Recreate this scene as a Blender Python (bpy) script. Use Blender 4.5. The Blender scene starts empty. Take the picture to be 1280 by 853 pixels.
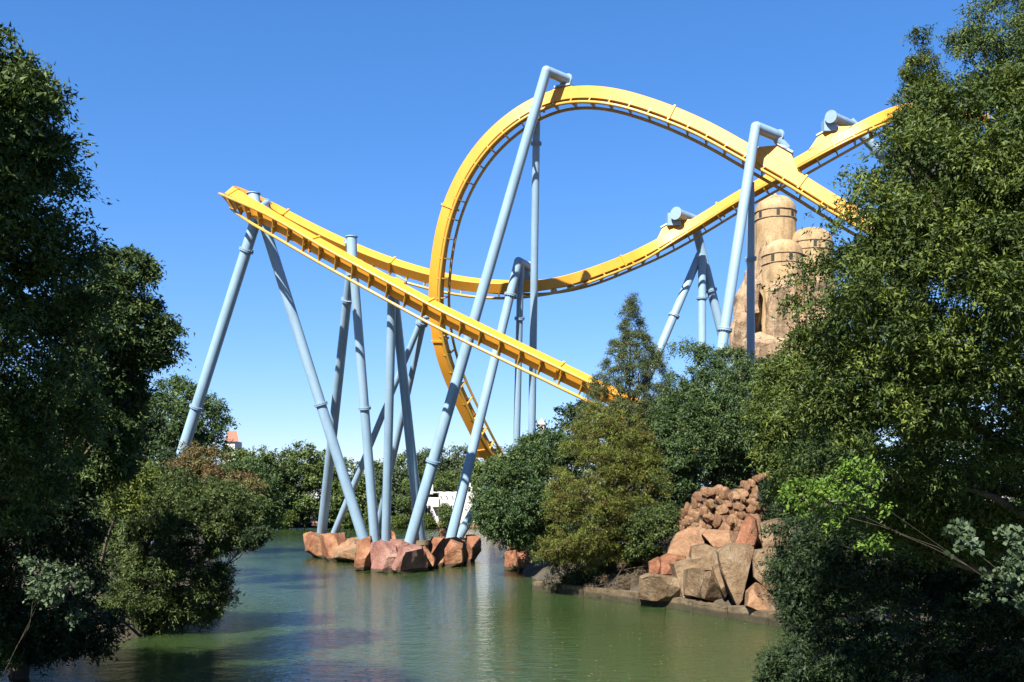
import bpy, bmesh, math, random
import numpy as np
from mathutils import Vector, Matrix, noise
from math import radians, sin, cos, pi

random.seed(7)
RNG = np.random.default_rng(11)
sc = bpy.context.scene
col = sc.collection

# ------------------------------------------------------------------ camera
F, CX, HOR, H = 1244.4, 640.0, 625.0, 5.0
cam_d = bpy.data.cameras.new('camera')
cam = bpy.data.objects.new('camera', cam_d)
col.objects.link(cam)
cam.location = (0, 0, H)
cam.rotation_euler = (radians(90), 0, 0)
cam_d.lens = 35.0
cam_d.sensor_width = 36.0
cam_d.shift_y = (HOR - 426.5) / 1280.0
cam_d.clip_start = 0.1
cam_d.clip_end = 9000
sc.camera = cam

# ------------------------------------------------------------------ light
SUN_AZ, SUN_EL = radians(-25), radians(45)      # azimuth: left of straight behind the camera
S = Vector((sin(SUN_AZ) * cos(SUN_EL), -cos(SUN_AZ) * cos(SUN_EL), sin(SUN_EL)))
world = bpy.data.worlds.new('World')
sc.world = world
world.use_nodes = True
wn = world.node_tree
bg = wn.nodes['Background']
sky = wn.nodes.new('ShaderNodeTexSky')
sky.sky_type = 'NISHITA'
sky.sun_disc = False
sky.sun_elevation = SUN_EL
sky.sun_rotation = math.atan2(S.x, S.y)
sky.altitude = 0
sky.air_density = 1.1
sky.dust_density = 0.0
sky.ozone_density = 10.0
hs_ = wn.nodes.new('ShaderNodeHueSaturation')
hs_.inputs['Saturation'].default_value = 1.15
hs_.inputs['Value'].default_value = 1.0
wn.links.new(sky.outputs[0], hs_.inputs['Color'])
gm_ = wn.nodes.new('ShaderNodeGamma')
gm_.inputs['Gamma'].default_value = 0.82
wn.links.new(hs_.outputs[0], gm_.inputs['Color'])
tn_ = wn.nodes.new('ShaderNodeMix')
tn_.data_type = 'RGBA'
tn_.blend_type = 'MULTIPLY'
tn_.inputs[0].default_value = 1.0
tn_.inputs[7].default_value = (1.05, .99, 1.16, 1)
wn.links.new(gm_.outputs[0], tn_.inputs[6])
wn.links.new(tn_.outputs[2], bg.inputs[0])
bg.inputs[1].default_value = 0.064
sun_d = bpy.data.lights.new('sun', 'SUN')
sun_d.energy = 5.0
sun_d.angle = radians(0.5)
sun_d.color = (1.0, 0.955, 0.88)
sun = bpy.data.objects.new('sun', sun_d)
col.objects.link(sun)
sun.rotation_euler = S.to_track_quat('Z', 'Y').to_euler()
sc.view_settings.view_transform = 'Standard'
sc.view_settings.look = 'None'
sc.view_settings.exposure = 1.8
sc.view_settings.gamma = 1.0
sc.cycles.max_bounces = 6
sc.cycles.transparent_max_bounces = 8


def P(px, py, d):
    """point seen at photograph pixel (px, py), d metres away along the view"""
    return Vector(((px - CX) / F * d, d, H + (HOR - py) / F * d))


def A(pts, d):
    return [P(x, y, d) for x, y in pts]


# ------------------------------------------------------------------ materials
def new_mat(name):
    m = bpy.data.materials.new(name)
    m.use_nodes = True
    nt = m.node_tree
    return m, nt, nt.nodes['Principled BSDF']


def ramp(nt, fac, stops):
    r = nt.nodes.new('ShaderNodeValToRGB')
    el = r.color_ramp.elements
    while len(el) < len(stops):
        el.new(0.5)
    for e, (p, c) in zip(el, stops):
        e.position = p
        e.color = (*c, 1)
    nt.links.new(fac, r.inputs[0])
    return r.outputs[0]


def tex_noise(nt, scale, detail=4, rough=.55, coord='Object', vec_scale=None):
    tc = nt.nodes.new('ShaderNodeTexCoord')
    n = nt.nodes.new('ShaderNodeTexNoise')
    n.inputs['Scale'].default_value = scale
    n.inputs['Detail'].default_value = detail
    n.inputs['Roughness'].default_value = rough
    if vec_scale:
        mp = nt.nodes.new('ShaderNodeMapping')
        mp.inputs['Scale'].default_value = vec_scale
        nt.links.new(tc.outputs[coord], mp.inputs[0])
        nt.links.new(mp.outputs[0], n.inputs['Vector'])
    else:
        nt.links.new(tc.outputs[coord], n.inputs['Vector'])
    return n.outputs[0]


def mixc(nt, fac, a, b, mode='MIX'):
    m = nt.nodes.new('ShaderNodeMix')
    m.data_type = 'RGBA'
    m.blend_type = mode
    for s, v in ((m.inputs[0], fac), (m.inputs[6], a), (m.inputs[7], b)):
        if hasattr(v, 'is_linked'):
            nt.links.new(v, s)
        elif isinstance(v, (int, float)):
            s.default_value = v
        else:
            s.default_value = (*v, 1)
    return m.outputs[2]


def bump(nt, b, height, strength=.3, dist=.05):
    n = nt.nodes.new('ShaderNodeBump')
    n.inputs['Strength'].default_value = strength
    n.inputs['Distance'].default_value = dist
    nt.links.new(height, n.inputs['Height'])
    nt.links.new(n.outputs[0], b.inputs['Normal'])


def paint_mat(name, c, rough=.38, dirt=(.5, .5, .5), amt=.25):
    c = tuple(x * .69 for x in c)
    m, nt, b = new_mat(name)
    n = tex_noise(nt, .8, 6, .65, vec_scale=(1, 1, .25))
    f = ramp(nt, n, [(.42, (0, 0, 0)), (.75, (amt,) * 3)])
    n2 = tex_noise(nt, 6, 4, .6)
    c2 = mixc(nt, n2, tuple(x * .88 for x in c), tuple(min(1, x * 1.08) for x in c))
    nt.links.new(mixc(nt, f, c2, tuple(x * y for x, y in zip(c, dirt))), b.inputs['Base Color'])
    b.inputs['Roughness'].default_value = rough
    return m


def leaf_mat(name, dark, mid, light, trans=.25, rough=.6, spec=.22):
    dark, mid, light = (tuple(x * .86 for x in c) for c in (dark, mid, light))
    m = bpy.data.materials.new(name)
    m.use_nodes = True
    nt = m.node_tree
    b = nt.nodes['Principled BSDF']
    out = nt.nodes['Material Output']
    at = nt.nodes.new('ShaderNodeAttribute')
    at.attribute_name = 'tone'
    c = ramp(nt, at.outputs['Fac'], [(0.05, dark), (.5, mid), (.95, light)])
    nt.links.new(c, b.inputs['Base Color'])
    b.inputs['Roughness'].default_value = rough
    b.inputs['Specular IOR Level'].default_value = spec
    tr = nt.nodes.new('ShaderNodeBsdfTranslucent')
    nt.links.new(mixc(nt, 1.0, c, (1.0, 1.0, .45), 'MULTIPLY'), tr.inputs[0])
    mx = nt.nodes.new('ShaderNodeMixShader')
    mx.inputs[0].default_value = trans
    nt.links.new(b.outputs[0], mx.inputs[1])
    nt.links.new(tr.outputs[0], mx.inputs[2])
    nt.links.new(mx.outputs[0], out.inputs['Surface'])
    return m


def rock_mat(name, c1, c2, c3, scale=.6, streak=True, bs=1.0, bd=.16):
    c1, c2, c3 = (tuple(x * .69 for x in c) for c in (c1, c2, c3))
    m, nt, b = new_mat(name)
    n = tex_noise(nt, scale, 6, .62)
    c = ramp(nt, n, [(.34, c1), (.5, c2), (.66, c3)])
    s = tex_noise(nt, scale * 2.2, 5, .7, vec_scale=(1.6, 1.6, .35))
    k = ramp(nt, s, [(.5, (0, 0, 0)), (.7, (.75,) * 3)])
    c = mixc(nt, k, c, tuple(x * .38 for x in c2))
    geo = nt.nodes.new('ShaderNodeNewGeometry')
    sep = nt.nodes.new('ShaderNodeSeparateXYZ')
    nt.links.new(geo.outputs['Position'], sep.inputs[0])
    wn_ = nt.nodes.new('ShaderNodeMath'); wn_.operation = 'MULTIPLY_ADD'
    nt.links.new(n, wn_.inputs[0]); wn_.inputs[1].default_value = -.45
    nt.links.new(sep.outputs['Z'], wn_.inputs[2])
    undercut_shade = ramp(nt, wn_.outputs[0], [(0.0, (.85, .85, .85)), (.06, (0, 0, 0))])  # dark band at the waterline: undercut shade painted into the base colour
    c = mixc(nt, undercut_shade, c, (.035, .032, .018))
    fine = tex_noise(nt, scale * 14, 6, .7)
    c = mixc(nt, .62, c, ramp(nt, fine, [(.3, (.3, .27, .25)), (.7, (1, 1, 1))]), 'MULTIPLY')
    nt.links.new(c, b.inputs['Base Color'])
    b.inputs['Roughness'].default_value = .88
    b.inputs['Specular IOR Level'].default_value = .2
    hn = tex_noise(nt, scale * 5, 9, .68)
    bump(nt, b, hn, bs, bd)
    return m


M = {}
M['blue'] = paint_mat('pale_blue_paint', (.27, .40, .51), .36, (.62, .62, .60), .75)
M['blue_d'] = paint_mat('flange_paint', (.25, .36, .48), .5)
M['yellow'] = paint_mat('yellow_paint', (.77, .335, .024), .52, (.8, .72, .6), .6)
M['rail'] = paint_mat('rail_paint', (.60, .34, .05), .34, (.5, .4, .3), .5)
M['steel'] = paint_mat('bolt_steel', (.12, .12, .13), .5)
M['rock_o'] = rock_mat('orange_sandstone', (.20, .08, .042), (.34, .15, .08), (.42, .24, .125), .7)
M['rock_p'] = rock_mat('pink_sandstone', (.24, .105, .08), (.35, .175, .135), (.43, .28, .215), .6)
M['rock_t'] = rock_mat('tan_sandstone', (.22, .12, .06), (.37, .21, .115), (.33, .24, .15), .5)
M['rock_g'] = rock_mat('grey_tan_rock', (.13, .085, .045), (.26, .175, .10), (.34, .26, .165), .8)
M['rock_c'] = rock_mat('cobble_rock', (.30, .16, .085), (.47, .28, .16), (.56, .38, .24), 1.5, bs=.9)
nt = M['rock_c'].node_tree; b = nt.nodes['Principled BSDF']; oi = nt.nodes.new('ShaderNodeObjectInfo')
src_ = b.inputs['Base Color'].links[0].from_socket
nt.links.new(mixc(nt, 1.0, src_, ramp(nt, oi.outputs['Random'], [(0, (.55, .5, .45)), (.5, (.9, .85, .8)), (1, (1, 1, .95))]), 'MULTIPLY'), b.inputs['Base Color'])
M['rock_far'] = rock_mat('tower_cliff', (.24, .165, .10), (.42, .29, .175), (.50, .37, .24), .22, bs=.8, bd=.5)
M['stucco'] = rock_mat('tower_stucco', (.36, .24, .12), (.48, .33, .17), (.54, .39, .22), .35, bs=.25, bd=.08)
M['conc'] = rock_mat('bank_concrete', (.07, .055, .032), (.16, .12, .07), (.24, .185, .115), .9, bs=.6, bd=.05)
M['dark'] = paint_mat('dark_opening', (.02, .018, .015), .8)
M['white'] = paint_mat('white_render', (.62, .60, .55), .8, (.7, .68, .62), .4)
M['redroof'] = paint_mat('red_roof', (.42, .12, .07), .8)
M['timber'] = paint_mat('dark_timber', (.10, .06, .035), .7)
m, nt, b = new_mat('bark')
n = tex_noise(nt, 6, 6, .7, vec_scale=(3, 3, .6))
nt.links.new(ramp(nt, n, [(.3, (.028, .02, .014)), (.7, (.10, .075, .05))]), b.inputs['Base Color'])
b.inputs['Roughness'].default_value = .9
bump(nt, b, n, .8, .05)
M['bark'] = m
m, nt, b = new_mat('ground_soil')
n = tex_noise(nt, .5, 8, .7)
nt.links.new(ramp(nt, n, [(.35, (.022, .018, .010)), (.5, (.045, .035, .02)), (.68, (.075, .055, .032))]), b.inputs['Base Color'])
b.inputs['Roughness'].default_value = .95
bump(nt, b, tex_noise(nt, 3, 8, .7), .7, .2)
M['ground'] = m

M['leaf_r'] = leaf_mat('leaf_deep_green', (.014, .028, .006), (.046, .072, .012), (.125, .155, .024), .22)
M['leaf_l'] = leaf_mat('leaf_forest_green', (.016, .032, .010), (.042, .072, .018), (.09, .12, .03), .18)
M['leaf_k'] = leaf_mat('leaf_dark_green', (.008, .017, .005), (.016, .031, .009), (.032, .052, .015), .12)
M['leaf_olive'] = leaf_mat('leaf_olive', (.020, .036, .010), (.046, .070, .017), (.095, .12, .028), .2)
M['leaf_brown'] = leaf_mat('needle_rusty', (.085, .055, .014), (.070, .085, .014), (.16, .185, .03), .22)
M['leaf_rust'] = leaf_mat('leaf_rust', (.09, .05, .025), (.11, .08, .03), (.10, .11, .03), .2)
M['leaf_mid'] = leaf_mat('leaf_mid_green', (.020, .042, .014), (.046, .080, .024), (.085, .125, .036), .18)
M['leaf_conifer'] = leaf_mat('needle_green', (.03, .045, .02), (.065, .085, .03), (.11, .13, .04), .2)
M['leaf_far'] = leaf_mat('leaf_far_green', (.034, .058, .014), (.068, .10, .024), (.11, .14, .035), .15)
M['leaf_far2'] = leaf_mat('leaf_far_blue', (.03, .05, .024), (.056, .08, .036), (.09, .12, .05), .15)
M['leaf_bright'] = leaf_mat('leaf_fresh_green', (.05, .10, .014), (.095, .165, .022), (.15, .235, .035), .3)
M['leaf_gray'] = leaf_mat('leaf_grey_green', (.035, .055, .027), (.07, .10, .05), (.12, .155, .08), .15, .4)
M['dry'] = leaf_mat('dry_stalks', (.05, .035, .02), (.09, .065, .038), (.15, .11, .065), .1)

# water
m, nt, b = new_mat('lake_water')
b.inputs['Base Color'].default_value = (.03, .048, .018, 1)
n0 = tex_noise(nt, .05, 3, .5)
nt.links.new(ramp(nt, n0, [(.35, (.020, .038, .010)), (.65, (.030, .050, .016))]), b.inputs['Base Color'])
b.inputs['Roughness'].default_value = .05
b.inputs['IOR'].default_value = 1.33
b.subsurface_method = 'BURLEY'
b.inputs['Subsurface Weight'].default_value = .9
b.inputs['Subsurface Radius'].default_value = (1.0, 1.2, .6)
b.inputs['Subsurface Scale'].default_value = 2.0
w1 = tex_noise(nt, 1.0, 4, .6, vec_scale=(1.0, 1.6, 1))
w2 = tex_noise(nt, 3.6, 3, .6, vec_scale=(1.0, 1.5, 1))
ad = nt.nodes.new('ShaderNodeMath'); ad.operation = 'MULTIPLY_ADD'
nt.links.new(w2, ad.inputs[0]); ad.inputs[1].default_value = .35
nt.links.new(w1, ad.inputs[2])
bump(nt, b, ad.outputs[0], 1.0, .085)
M['water'] = m


# ------------------------------------------------------------------ object helpers
def setp(o, label=None, cat=None, group=None, kind=None):
    if label: o['label'] = label
    if cat: o['category'] = cat
    if group: o['group'] = group
    if kind: o['kind'] = kind
    return o


def thing(name, loc, label, cat, group=None):
    o = bpy.data.objects.new(name, None)
    o.empty_display_size = .3
    o.location = loc
    col.objects.link(o)
    return setp(o, label, cat, group)


def origin_of(o):
    v = Vector((0, 0, 0))
    while o:
        v += Vector(o.location)
        o = o.parent
    return v


def link(name, me, mat, parent=None):
    o = bpy.data.objects.new(name, me)
    if mat and not me.materials:
        me.materials.append(mat)
    col.objects.link(o)
    if parent:
        o.parent = parent
    return o


def obj(name, bm, mat, parent=None, smooth=None):
    """bm is in world coordinates"""
    if parent:
        bmesh.ops.translate(bm, verts=bm.verts, vec=-origin_of(parent))
    if smooth is not None:
        bm.normal_update()
        for f in bm.faces: f.smooth = True
        for e in bm.edges:
            e.smooth = len(e.link_faces) == 2 and e.calc_face_angle(9) < smooth
    me = bpy.data.meshes.new(name)
    bm.to_mesh(me)
    bm.free()
    return link(name, me, mat, parent)


def rooted(name, bm, mat, loc, smooth=None):
    """single mesh thing with its origin at loc"""
    bmesh.ops.translate(bm, verts=bm.verts, vec=-Vector(loc))
    o = obj(name, bm, mat, None, smooth)
    o.location = loc
    return o


def ring_loft(bm, rings, closed=True, cap=True):
    vs = [[bm.verts.new(p) for p in r] for r in rings]
    n = len(rings[0])
    for a, b_ in zip(vs[:-1], vs[1:]):
        for i in range(n if closed else n - 1):
            j = (i + 1) % n
            bm.faces.new((a[i], a[j], b_[j], b_[i]))
    if cap:
        bm.faces.new(vs[0][::-1])
        bm.faces.new(vs[-1])
    return vs


def frame_of(d):
    d = d.normalized()
    u = d.orthogonal().normalized()
    return u, d.cross(u)


def tube(bm, pts, rad, seg=16, cap=True):
    pts = [Vector(p) for p in pts]
    if not isinstance(rad, (list, tuple)): rad = [rad] * len(pts)
    d0 = (pts[1] - pts[0]).normalized()
    u = d0.orthogonal().normalized()
    rings = []
    for i, p in enumerate(pts):
        if i == 0: d = pts[1] - pts[0]
        elif i == len(pts) - 1: d = pts[-1] - pts[-2]
        else: d = (pts[i + 1] - pts[i]).normalized() + (pts[i] - pts[i - 1]).normalized()
        d.normalize()
        u = (u - u.dot(d) * d).normalized()
        v = d.cross(u)
        rings.append([p + (u * cos(2 * pi * k / seg) + v * sin(2 * pi * k / seg)) * rad[i] for k in range(seg)])
    ring_loft(bm, rings, True, cap)
    return bm


def box(bm, c, s, rot=None):
    vs = []
    for x in (-.5, .5):
        for y in (-.5, .5):
            for z in (-.5, .5):
                v = Vector((x * s[0], y * s[1], z * s[2]))
                if rot is not None: v = rot @ v
                vs.append(bm.verts.new(Vector(c) + v))
    for f in ((0, 1, 3, 2), (4, 6, 7, 5), (0, 4, 5, 1), (2, 3, 7, 6), (0, 2, 6, 4), (1, 5, 7, 3)):
        bm.faces.new([vs[i] for i in f])
    return bm


def recalc(bm):
    bmesh.ops.recalc_face_normals(bm, faces=bm.faces)
    return bm


# ------------------------------------------------------------------ setting: terrain, water
LAKE = [(-16, -30), (-15.6, 20), (-14.9, 29.5), (-13.4, 34), (-12.2, 43), (-14, 52), (-24, 83), (-35, 120),
        (-44, 178), (-20, 181), (0, 184), (20, 186), (26, 170), (20, 140), (14, 110), (8, 92), (3.5, 80),
        (0.4, 73), (0.2, 70), (1.2, 55), (6.1, 47.8), (10.4, 39.8), (11.0, 36), (10.6, 26), (13, 10), (14, -30)]


def lake_sd(x, y):
    """signed distance to the lake outline, positive on land"""
    pts = np.array(LAKE)
    x = np.asarray(x, float); y = np.asarray(y, float)
    best = np.full(x.shape, 1e9)
    inside = np.zeros(x.shape, bool)
    for i in range(len(pts)):
        ax, ay = pts[i]; bx, by = pts[(i + 1) % len(pts)]
        dx, dy = bx - ax, by - ay
        t = np.clip(((x - ax) * dx + (y - ay) * dy) / (dx * dx + dy * dy), 0, 1)
        best = np.minimum(best, np.hypot(x - ax - t * dx, y - ay - t * dy))
        cond = ((ay > y) != (by > y)) & (x < (bx - ax) * (y - ay) / (by - ay + 1e-12) + ax)
        inside ^= cond
    return np.where(inside, -best, best)


def ground_z(x, y):
    x = np.asarray(x, float); y = np.asarray(y, float)
    d = lake_sd(x, y)
    t = np.clip((d + .3) / 1.2, 0, 1)
    z = -1.6 + (2.1) * t * t * (3 - 2 * t)
    z = z + np.clip(d, 0, 8) / 8 * .9
    z = z + np.where(d > 0, 1, 0) * (4.2 * np.exp(-(((x - 15) / 7.5) ** 2 + ((y - 55) / 9) ** 2)) * np.clip(d / 4, 0, 1))
    z = z + np.where(d > 0, .18 * np.sin(x * 1.3 + y * .7) * np.sin(y * 1.1 - x * .4), 0) * np.clip(d, 0, 1)
    return z


def gz(x, y):
    return float(ground_z(np.array([x]), np.array([y]))[0])


xs = np.concatenate([[-3000, -1200, -500, -250, -150, -100, -80], np.arange(-64, 64.1, 1.0), [80, 100, 150, 250, 500, 1200, 3000]])
ys = np.concatenate([[-400, -150, -60], np.arange(-34, 200.1, 1.3), [215, 240, 300, 450, 800, 1600, 4500]])
XX, YY = np.meshgrid(xs, ys)
ZZ = ground_z(XX.ravel(), YY.ravel())
me = bpy.data.meshes.new('ground')
nx, ny = len(xs), len(ys)
verts = np.stack([XX.ravel(), YY.ravel(), ZZ], 1)
ii, jj = np.meshgrid(np.arange(nx - 1), np.arange(ny - 1))
a = (jj * nx + ii).ravel()
me.from_pydata(verts.tolist(), [], np.stack([a, a + 1, a + nx + 1, a + nx], 1).tolist())
for p in me.polygons: p.use_smooth = True
g = link('ground', me, M['ground'])
setp(g, 'brown soil banks round the lake', None, None, 'structure')

bm = bmesh.new()
bmesh.ops.create_grid(bm, x_segments=4, y_segments=4, size=1)
bmesh.ops.scale(bm, verts=bm.verts, vec=(60, 120, 1))
bmesh.ops.translate(bm, verts=bm.verts, vec=(0, 75, 0))
setp(obj('lake_water', bm, M['water']), 'rippled green lake water', None, None, 'structure')

# ------------------------------------------------------------------ coaster track
W_, H_, G_, D_ = .86, .84, .62, .30       # spine width, spine height, half gauge, rail stand-off


def catmull(pts, step):
    pts = [np.array(p, float) for p in pts]
    P_ = [2 * pts[0] - pts[1]] + pts + [2 * pts[-1] - pts[-2]]
    out = []
    for i in range(1, len(P_) - 2):
        p0, p1, p2, p3 = P_[i - 1:i + 3]
        L = np.linalg.norm((p2 - p1)[:3])
        t0 = 0
        e = lambda a_, b_: max(1e-3, np.linalg.norm((b_ - a_)[:3])) ** .5
        t1 = t0 + e(p0, p1); t2 = t1 + e(p1, p2); t3 = t2 + e(p2, p3)
        n = max(2, int(L / step))
        for k in range(n):
            t = t1 + (t2 - t1) * k / n
            A1 = (t1 - t) / (t1 - t0) * p0 + (t - t0) / (t1 - t0) * p1
            A2 = (t2 - t) / (t2 - t1) * p1 + (t - t1) / (t2 - t1) * p2
            A3 = (t3 - t) / (t3 - t2) * p2 + (t - t2) / (t3 - t2) * p3
            B1 = (t2 - t) / (t2 - t0) * A1 + (t - t0) / (t2 - t0) * A2
            B2 = (t3 - t) / (t3 - t1) * A2 + (t - t1) / (t3 - t1) * A3
            out.append((t2 - t) / (t2 - t1) * B1 + (t - t1) / (t2 - t1) * B2)
    out.append(pts[-1])
    return out


def resample(raw, step):
    raw = np.array(raw)
    s = np.concatenate([[0], np.cumsum(np.linalg.norm(np.diff(raw[:, :3], axis=0), axis=1))])
    n = int(s[-1] / step)
    t = np.linspace(0, s[-1], n + 1)
    return np.stack([np.interp(t, s, raw[:, k]) for k in range(raw.shape[1])], 1)


def smooth_arr(a, k):
    for _ in range(k):
        b_ = a.copy()
        b_[1:-1] = (a[:-2] + 2 * a[1:-1] + a[2:]) / 4
        a = b_
    return a


STEP = .36
TRACKS = {}


def build_track(name, ctrl, label):
    rows = [list(P(x, y, d)) + list(n) for x, y, d, n in ctrl]
    r = resample(catmull(rows, .3), STEP)
    r[:, :3] = smooth_arr(r[:, :3], 14)
    r[:, 3:] = smooth_arr(r[:, 3:], 30)
    C_ = [Vector(v[:3]) for v in r]
    fr = []
    for i, c in enumerate(C_):
        T = (C_[min(i + 1, len(C_) - 1)] - C_[max(i - 1, 0)]).normalized()
        N = Vector(r[i, 3:])
        N = (N - N.dot(T) * T).normalized()
        fr.append((c, T, N, T.cross(N)))
    TRACKS[name] = fr
    root = thing('coaster_track', C_[len(C_) // 2], label, 'roller coaster track')
    # spine in bolted sections
    per = 27
    i = 0
    while i < len(fr) - 1:
        j = min(i + per, len(fr) - 1)
        if len(fr) - 1 - j < 6: j = len(fr) - 1
        bm = bmesh.new()
        rings = []
        ch = .05
        for c, T, N, L in fr[i:j + 1]:
            w, h = W_ / 2, H_ / 2
            sec = [(w - ch, -h), (w, -h + ch), (w, h - ch), (w - ch, h), (-w + ch, h), (-w, h - ch), (-w, -h + ch), (-w + ch, -h)]
            rings.append([c + L * a_ + N * b_ for a_, b_ in sec])
        ring_loft(bm, rings)
        recalc(bm)
        obj('spine_section', bm, M['yellow'], root, .5)
        if j < len(fr) - 1:
            c, T, N, L = fr[j]
            bm = bmesh.new()
            R_ = Matrix((L, T, N)).transposed()
            w, h = W_ / 2, H_ / 2
            for q in (-1, 1):
                box(bm, c + L * q * (w + .035), (.07, .14, H_ + .14), R_)
                box(bm, c + N * q * (h + .035), (W_, .14, .07), R_)
            recalc(bm)
            obj('joint_flange', bm, M['yellow'], root)
        i = j
    for q in (-1, 1):
        bm = bmesh.new()
        tube(bm, [c + N * (H_ / 2 + D_) + L * q * G_ for c, T, N, L in fr], .105, 10)
        obj('running_rail', bm, M['rail'], root, 1.0)
    k = 2
    while k < len(fr) - 1:
        c, T, N, L = fr[k]
        bm = bmesh.new()
        h = H_ / 2
        # yoke plate: a tapering plate from the spine's face out to both rails
        t = .045
        for q in (-1, 1):
            pl = [L * q * .06 + N * h, L * q * W_ * .5 + N * (h - .26), L * q * (W_ * .5 + .02) + N * h, L * q * (G_ - .02) + N * (h + D_ - .09),
                  L * q * (G_ - .10) + N * (h + D_ + .02), L * q * .06 + N * (h + .16)]
            a_ = [bm.verts.new(c + v - T * t) for v in pl]
            b_ = [bm.verts.new(c + v + T * t) for v in pl]
            bm.faces.new(a_[::-1]); bm.faces.new(b_)
            for s in range(len(pl)):
                e = (s + 1) % len(pl)
                bm.faces.new((a_[s], a_[e], b_[e], b_[s]))
        tube(bm, [c + L * -(G_ - .05) + N * (h + D_ - .05), c + L * (G_ - .05) + N * (h + D_ - .05)], .055, 6)
        recalc(bm)
        obj('crosstie', bm, M['rail'], root)
        k += 4
    return root


nA = (0, -.77, -.64)
ctrlAB = [(880, 545, 60, nA), (820, 521, 60.5, nA), (760, 493, 61, nA), (712, 470, 61.5, nA), (654, 442, 62.2, nA), (586, 409, 63.2, nA),
          (540, 386, 64, nA), (494, 361, 64.8, nA), (443, 333, 65.8, nA), (401, 310, 66.8, nA), (354, 283, 68, (-.1, -.82, -.56)),
          (322, 264, 69.2, (-.3, -.72, -.6)), (299, 249, 71.4, (-.6, -.45, -.66)), (290, 243, 74, (-.8, 0, -.6)), (303, 244, 77, (-.45, .6, -.6)),
          (330, 257, 79, (0, .68, -.72)), (375, 281, 79, (0, .7, -.71)), (424, 305, 78.5, (0, .7, -.71)),
          (480, 328, 78, (0, .7, -.71)), (534, 345, 77.5, (0, .66, -.75)), (580, 355, 77.5, (0, .6, -.8)), (632, 359, 77.5, (0, .5, -.87)),
          (684, 356, 78, (0, .2, -1)), (719, 349, 79, (0, -.1, -1)), (761, 335, 80, (0, -.25, -1)), (820, 309, 82, (0, -.35, -1)),
          (870, 281, 81.5, (0, -.35, -1)), (917, 252, 80, (0, -.35, -1)), (987, 212, 77, (0, -.35, -1)), (1065, 168, 75, (0, -.3, -1)),
          (1115, 143, 75.5, (0, -.2, -1)), (1165, 135, 79, (0, -.1, -1)), (1230, 150, 86, (0, -.1, -1))]
trAB = build_track('front', ctrlAB, 'yellow coaster track with a hairpin at upper left, falling right and climbing behind')
ctrlC = [(1170, 335, 61, (0, -.1, -1)), (1100, 289, 61.5, (0, -.1, -1)), (1046, 258, 62, (0, -.1, -1)), (1016, 239, 62.4, (0, -.1, -1)), (987, 221, 62.8, (0, -.1, -1)),
         (934, 191, 63.6, (0, -.1, -1)), (894, 168, 64.3, (0, -.08, -1)), (847, 146, 65, (0, -.05, -1)), (800, 129, 65.8, (0, -.02, -1)),
         (760, 119, 66.5, (0, 0, -1)), (714, 118, 67.7, (.1, -.02, -1)), (679, 127, 68.6, (.3, -.08, -1)), (650, 143, 68.8, (.5, -.2, -.85)),
         (620, 167, 69.4, (.7, -.3, -.7)), (597, 193, 70, (.8, -.35, -.55)), (574, 231, 70.8, (.85, -.42, -.35)), (557, 276, 71.5, (.88, -.48, -.1)),
         (549, 318, 72.2, (.86, -.5, .05)), (545, 360, 73, (.8, -.56, .12)), (546, 400, 74, (.74, -.6, .22)), (553, 440, 75, (.68, -.62, .3)),
         (568, 482, 76.5, (.6, -.62, .4)), (588, 524, 78, (.5, -.7, .45)), (612, 570, 80, (.45, -.7, .5)), (640, 606, 82, (.4, -.5, .8)),
         (680, 628, 84, (.2, -.2, 1)), (730, 632, 86, (0, -.1, 1))]
trC = build_track('loop', ctrlC, 'tall yellow coaster loop, rails on its inside, diving into the trees')


def nearest(name, px, py):
    best = None
    for k, (c, T, N, L) in enumerate(TRACKS[name]):
        x = CX + c.x / c.y * F; y = HOR - (c.z - H) / c.y * F
        d = math.hypot(x - px, y - py)
        if best is None or d < best[0]: best = (d, k)
    return TRACKS[name][best[1]]


def near_d(name, px, py, lo, hi):
    best = None
    for k, (c, T, N, L) in enumerate(TRACKS[name]):
        if not lo <= c.y <= hi: continue
        x = CX + c.x / c.y * F; y = HOR - (c.z - H) / c.y * F
        d = math.hypot(x - px, y - py)
        if best is None or d < best[0]: best = (d, k)
    return TRACKS[name][best[1]]


def saddle(parent_thing, fr, height, base_len, top_len, yellow=True):
    """tapered yellow saddle box rising from the spine's back, returns its head centre"""
    c, T, N, L = fr
    bm = bmesh.new()
    b0 = -H_ / 2 + .03
    pts = []
    w = W_ / 2 - .04
    for (l, z) in ((base_len / 2, b0), (top_len / 2, b0 - height)):
        for a_, s in ((1, 1), (1, -1), (-1, -1), (-1, 1)):
            pts.append(c + T * a_ * l + L * s * (w + (0 if z == b0 else -.05)) + N * z)
    v = [bm.verts.new(p) for p in pts]
    bm.faces.new(v[:4]); bm.faces.new(v[4:][::-1])
    for i in range(4):
        j = (i + 1) % 4
        bm.faces.new((v[i], v[j], v[4 + j], v[4 + i]))
    recalc(bm)
    s = obj('saddle', bm, M['yellow'], parent_thing)
    bm = bmesh.new()
    R_ = Matrix((L, T, N)).transposed()
    box(bm, c + N * (b0 - height - .07), (W_ + .05, top_len + .2, .13), R_)
    obj('saddle_plate', bm, M['blue_d'], s)
    return c + N * (b0 - height - .14)


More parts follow.
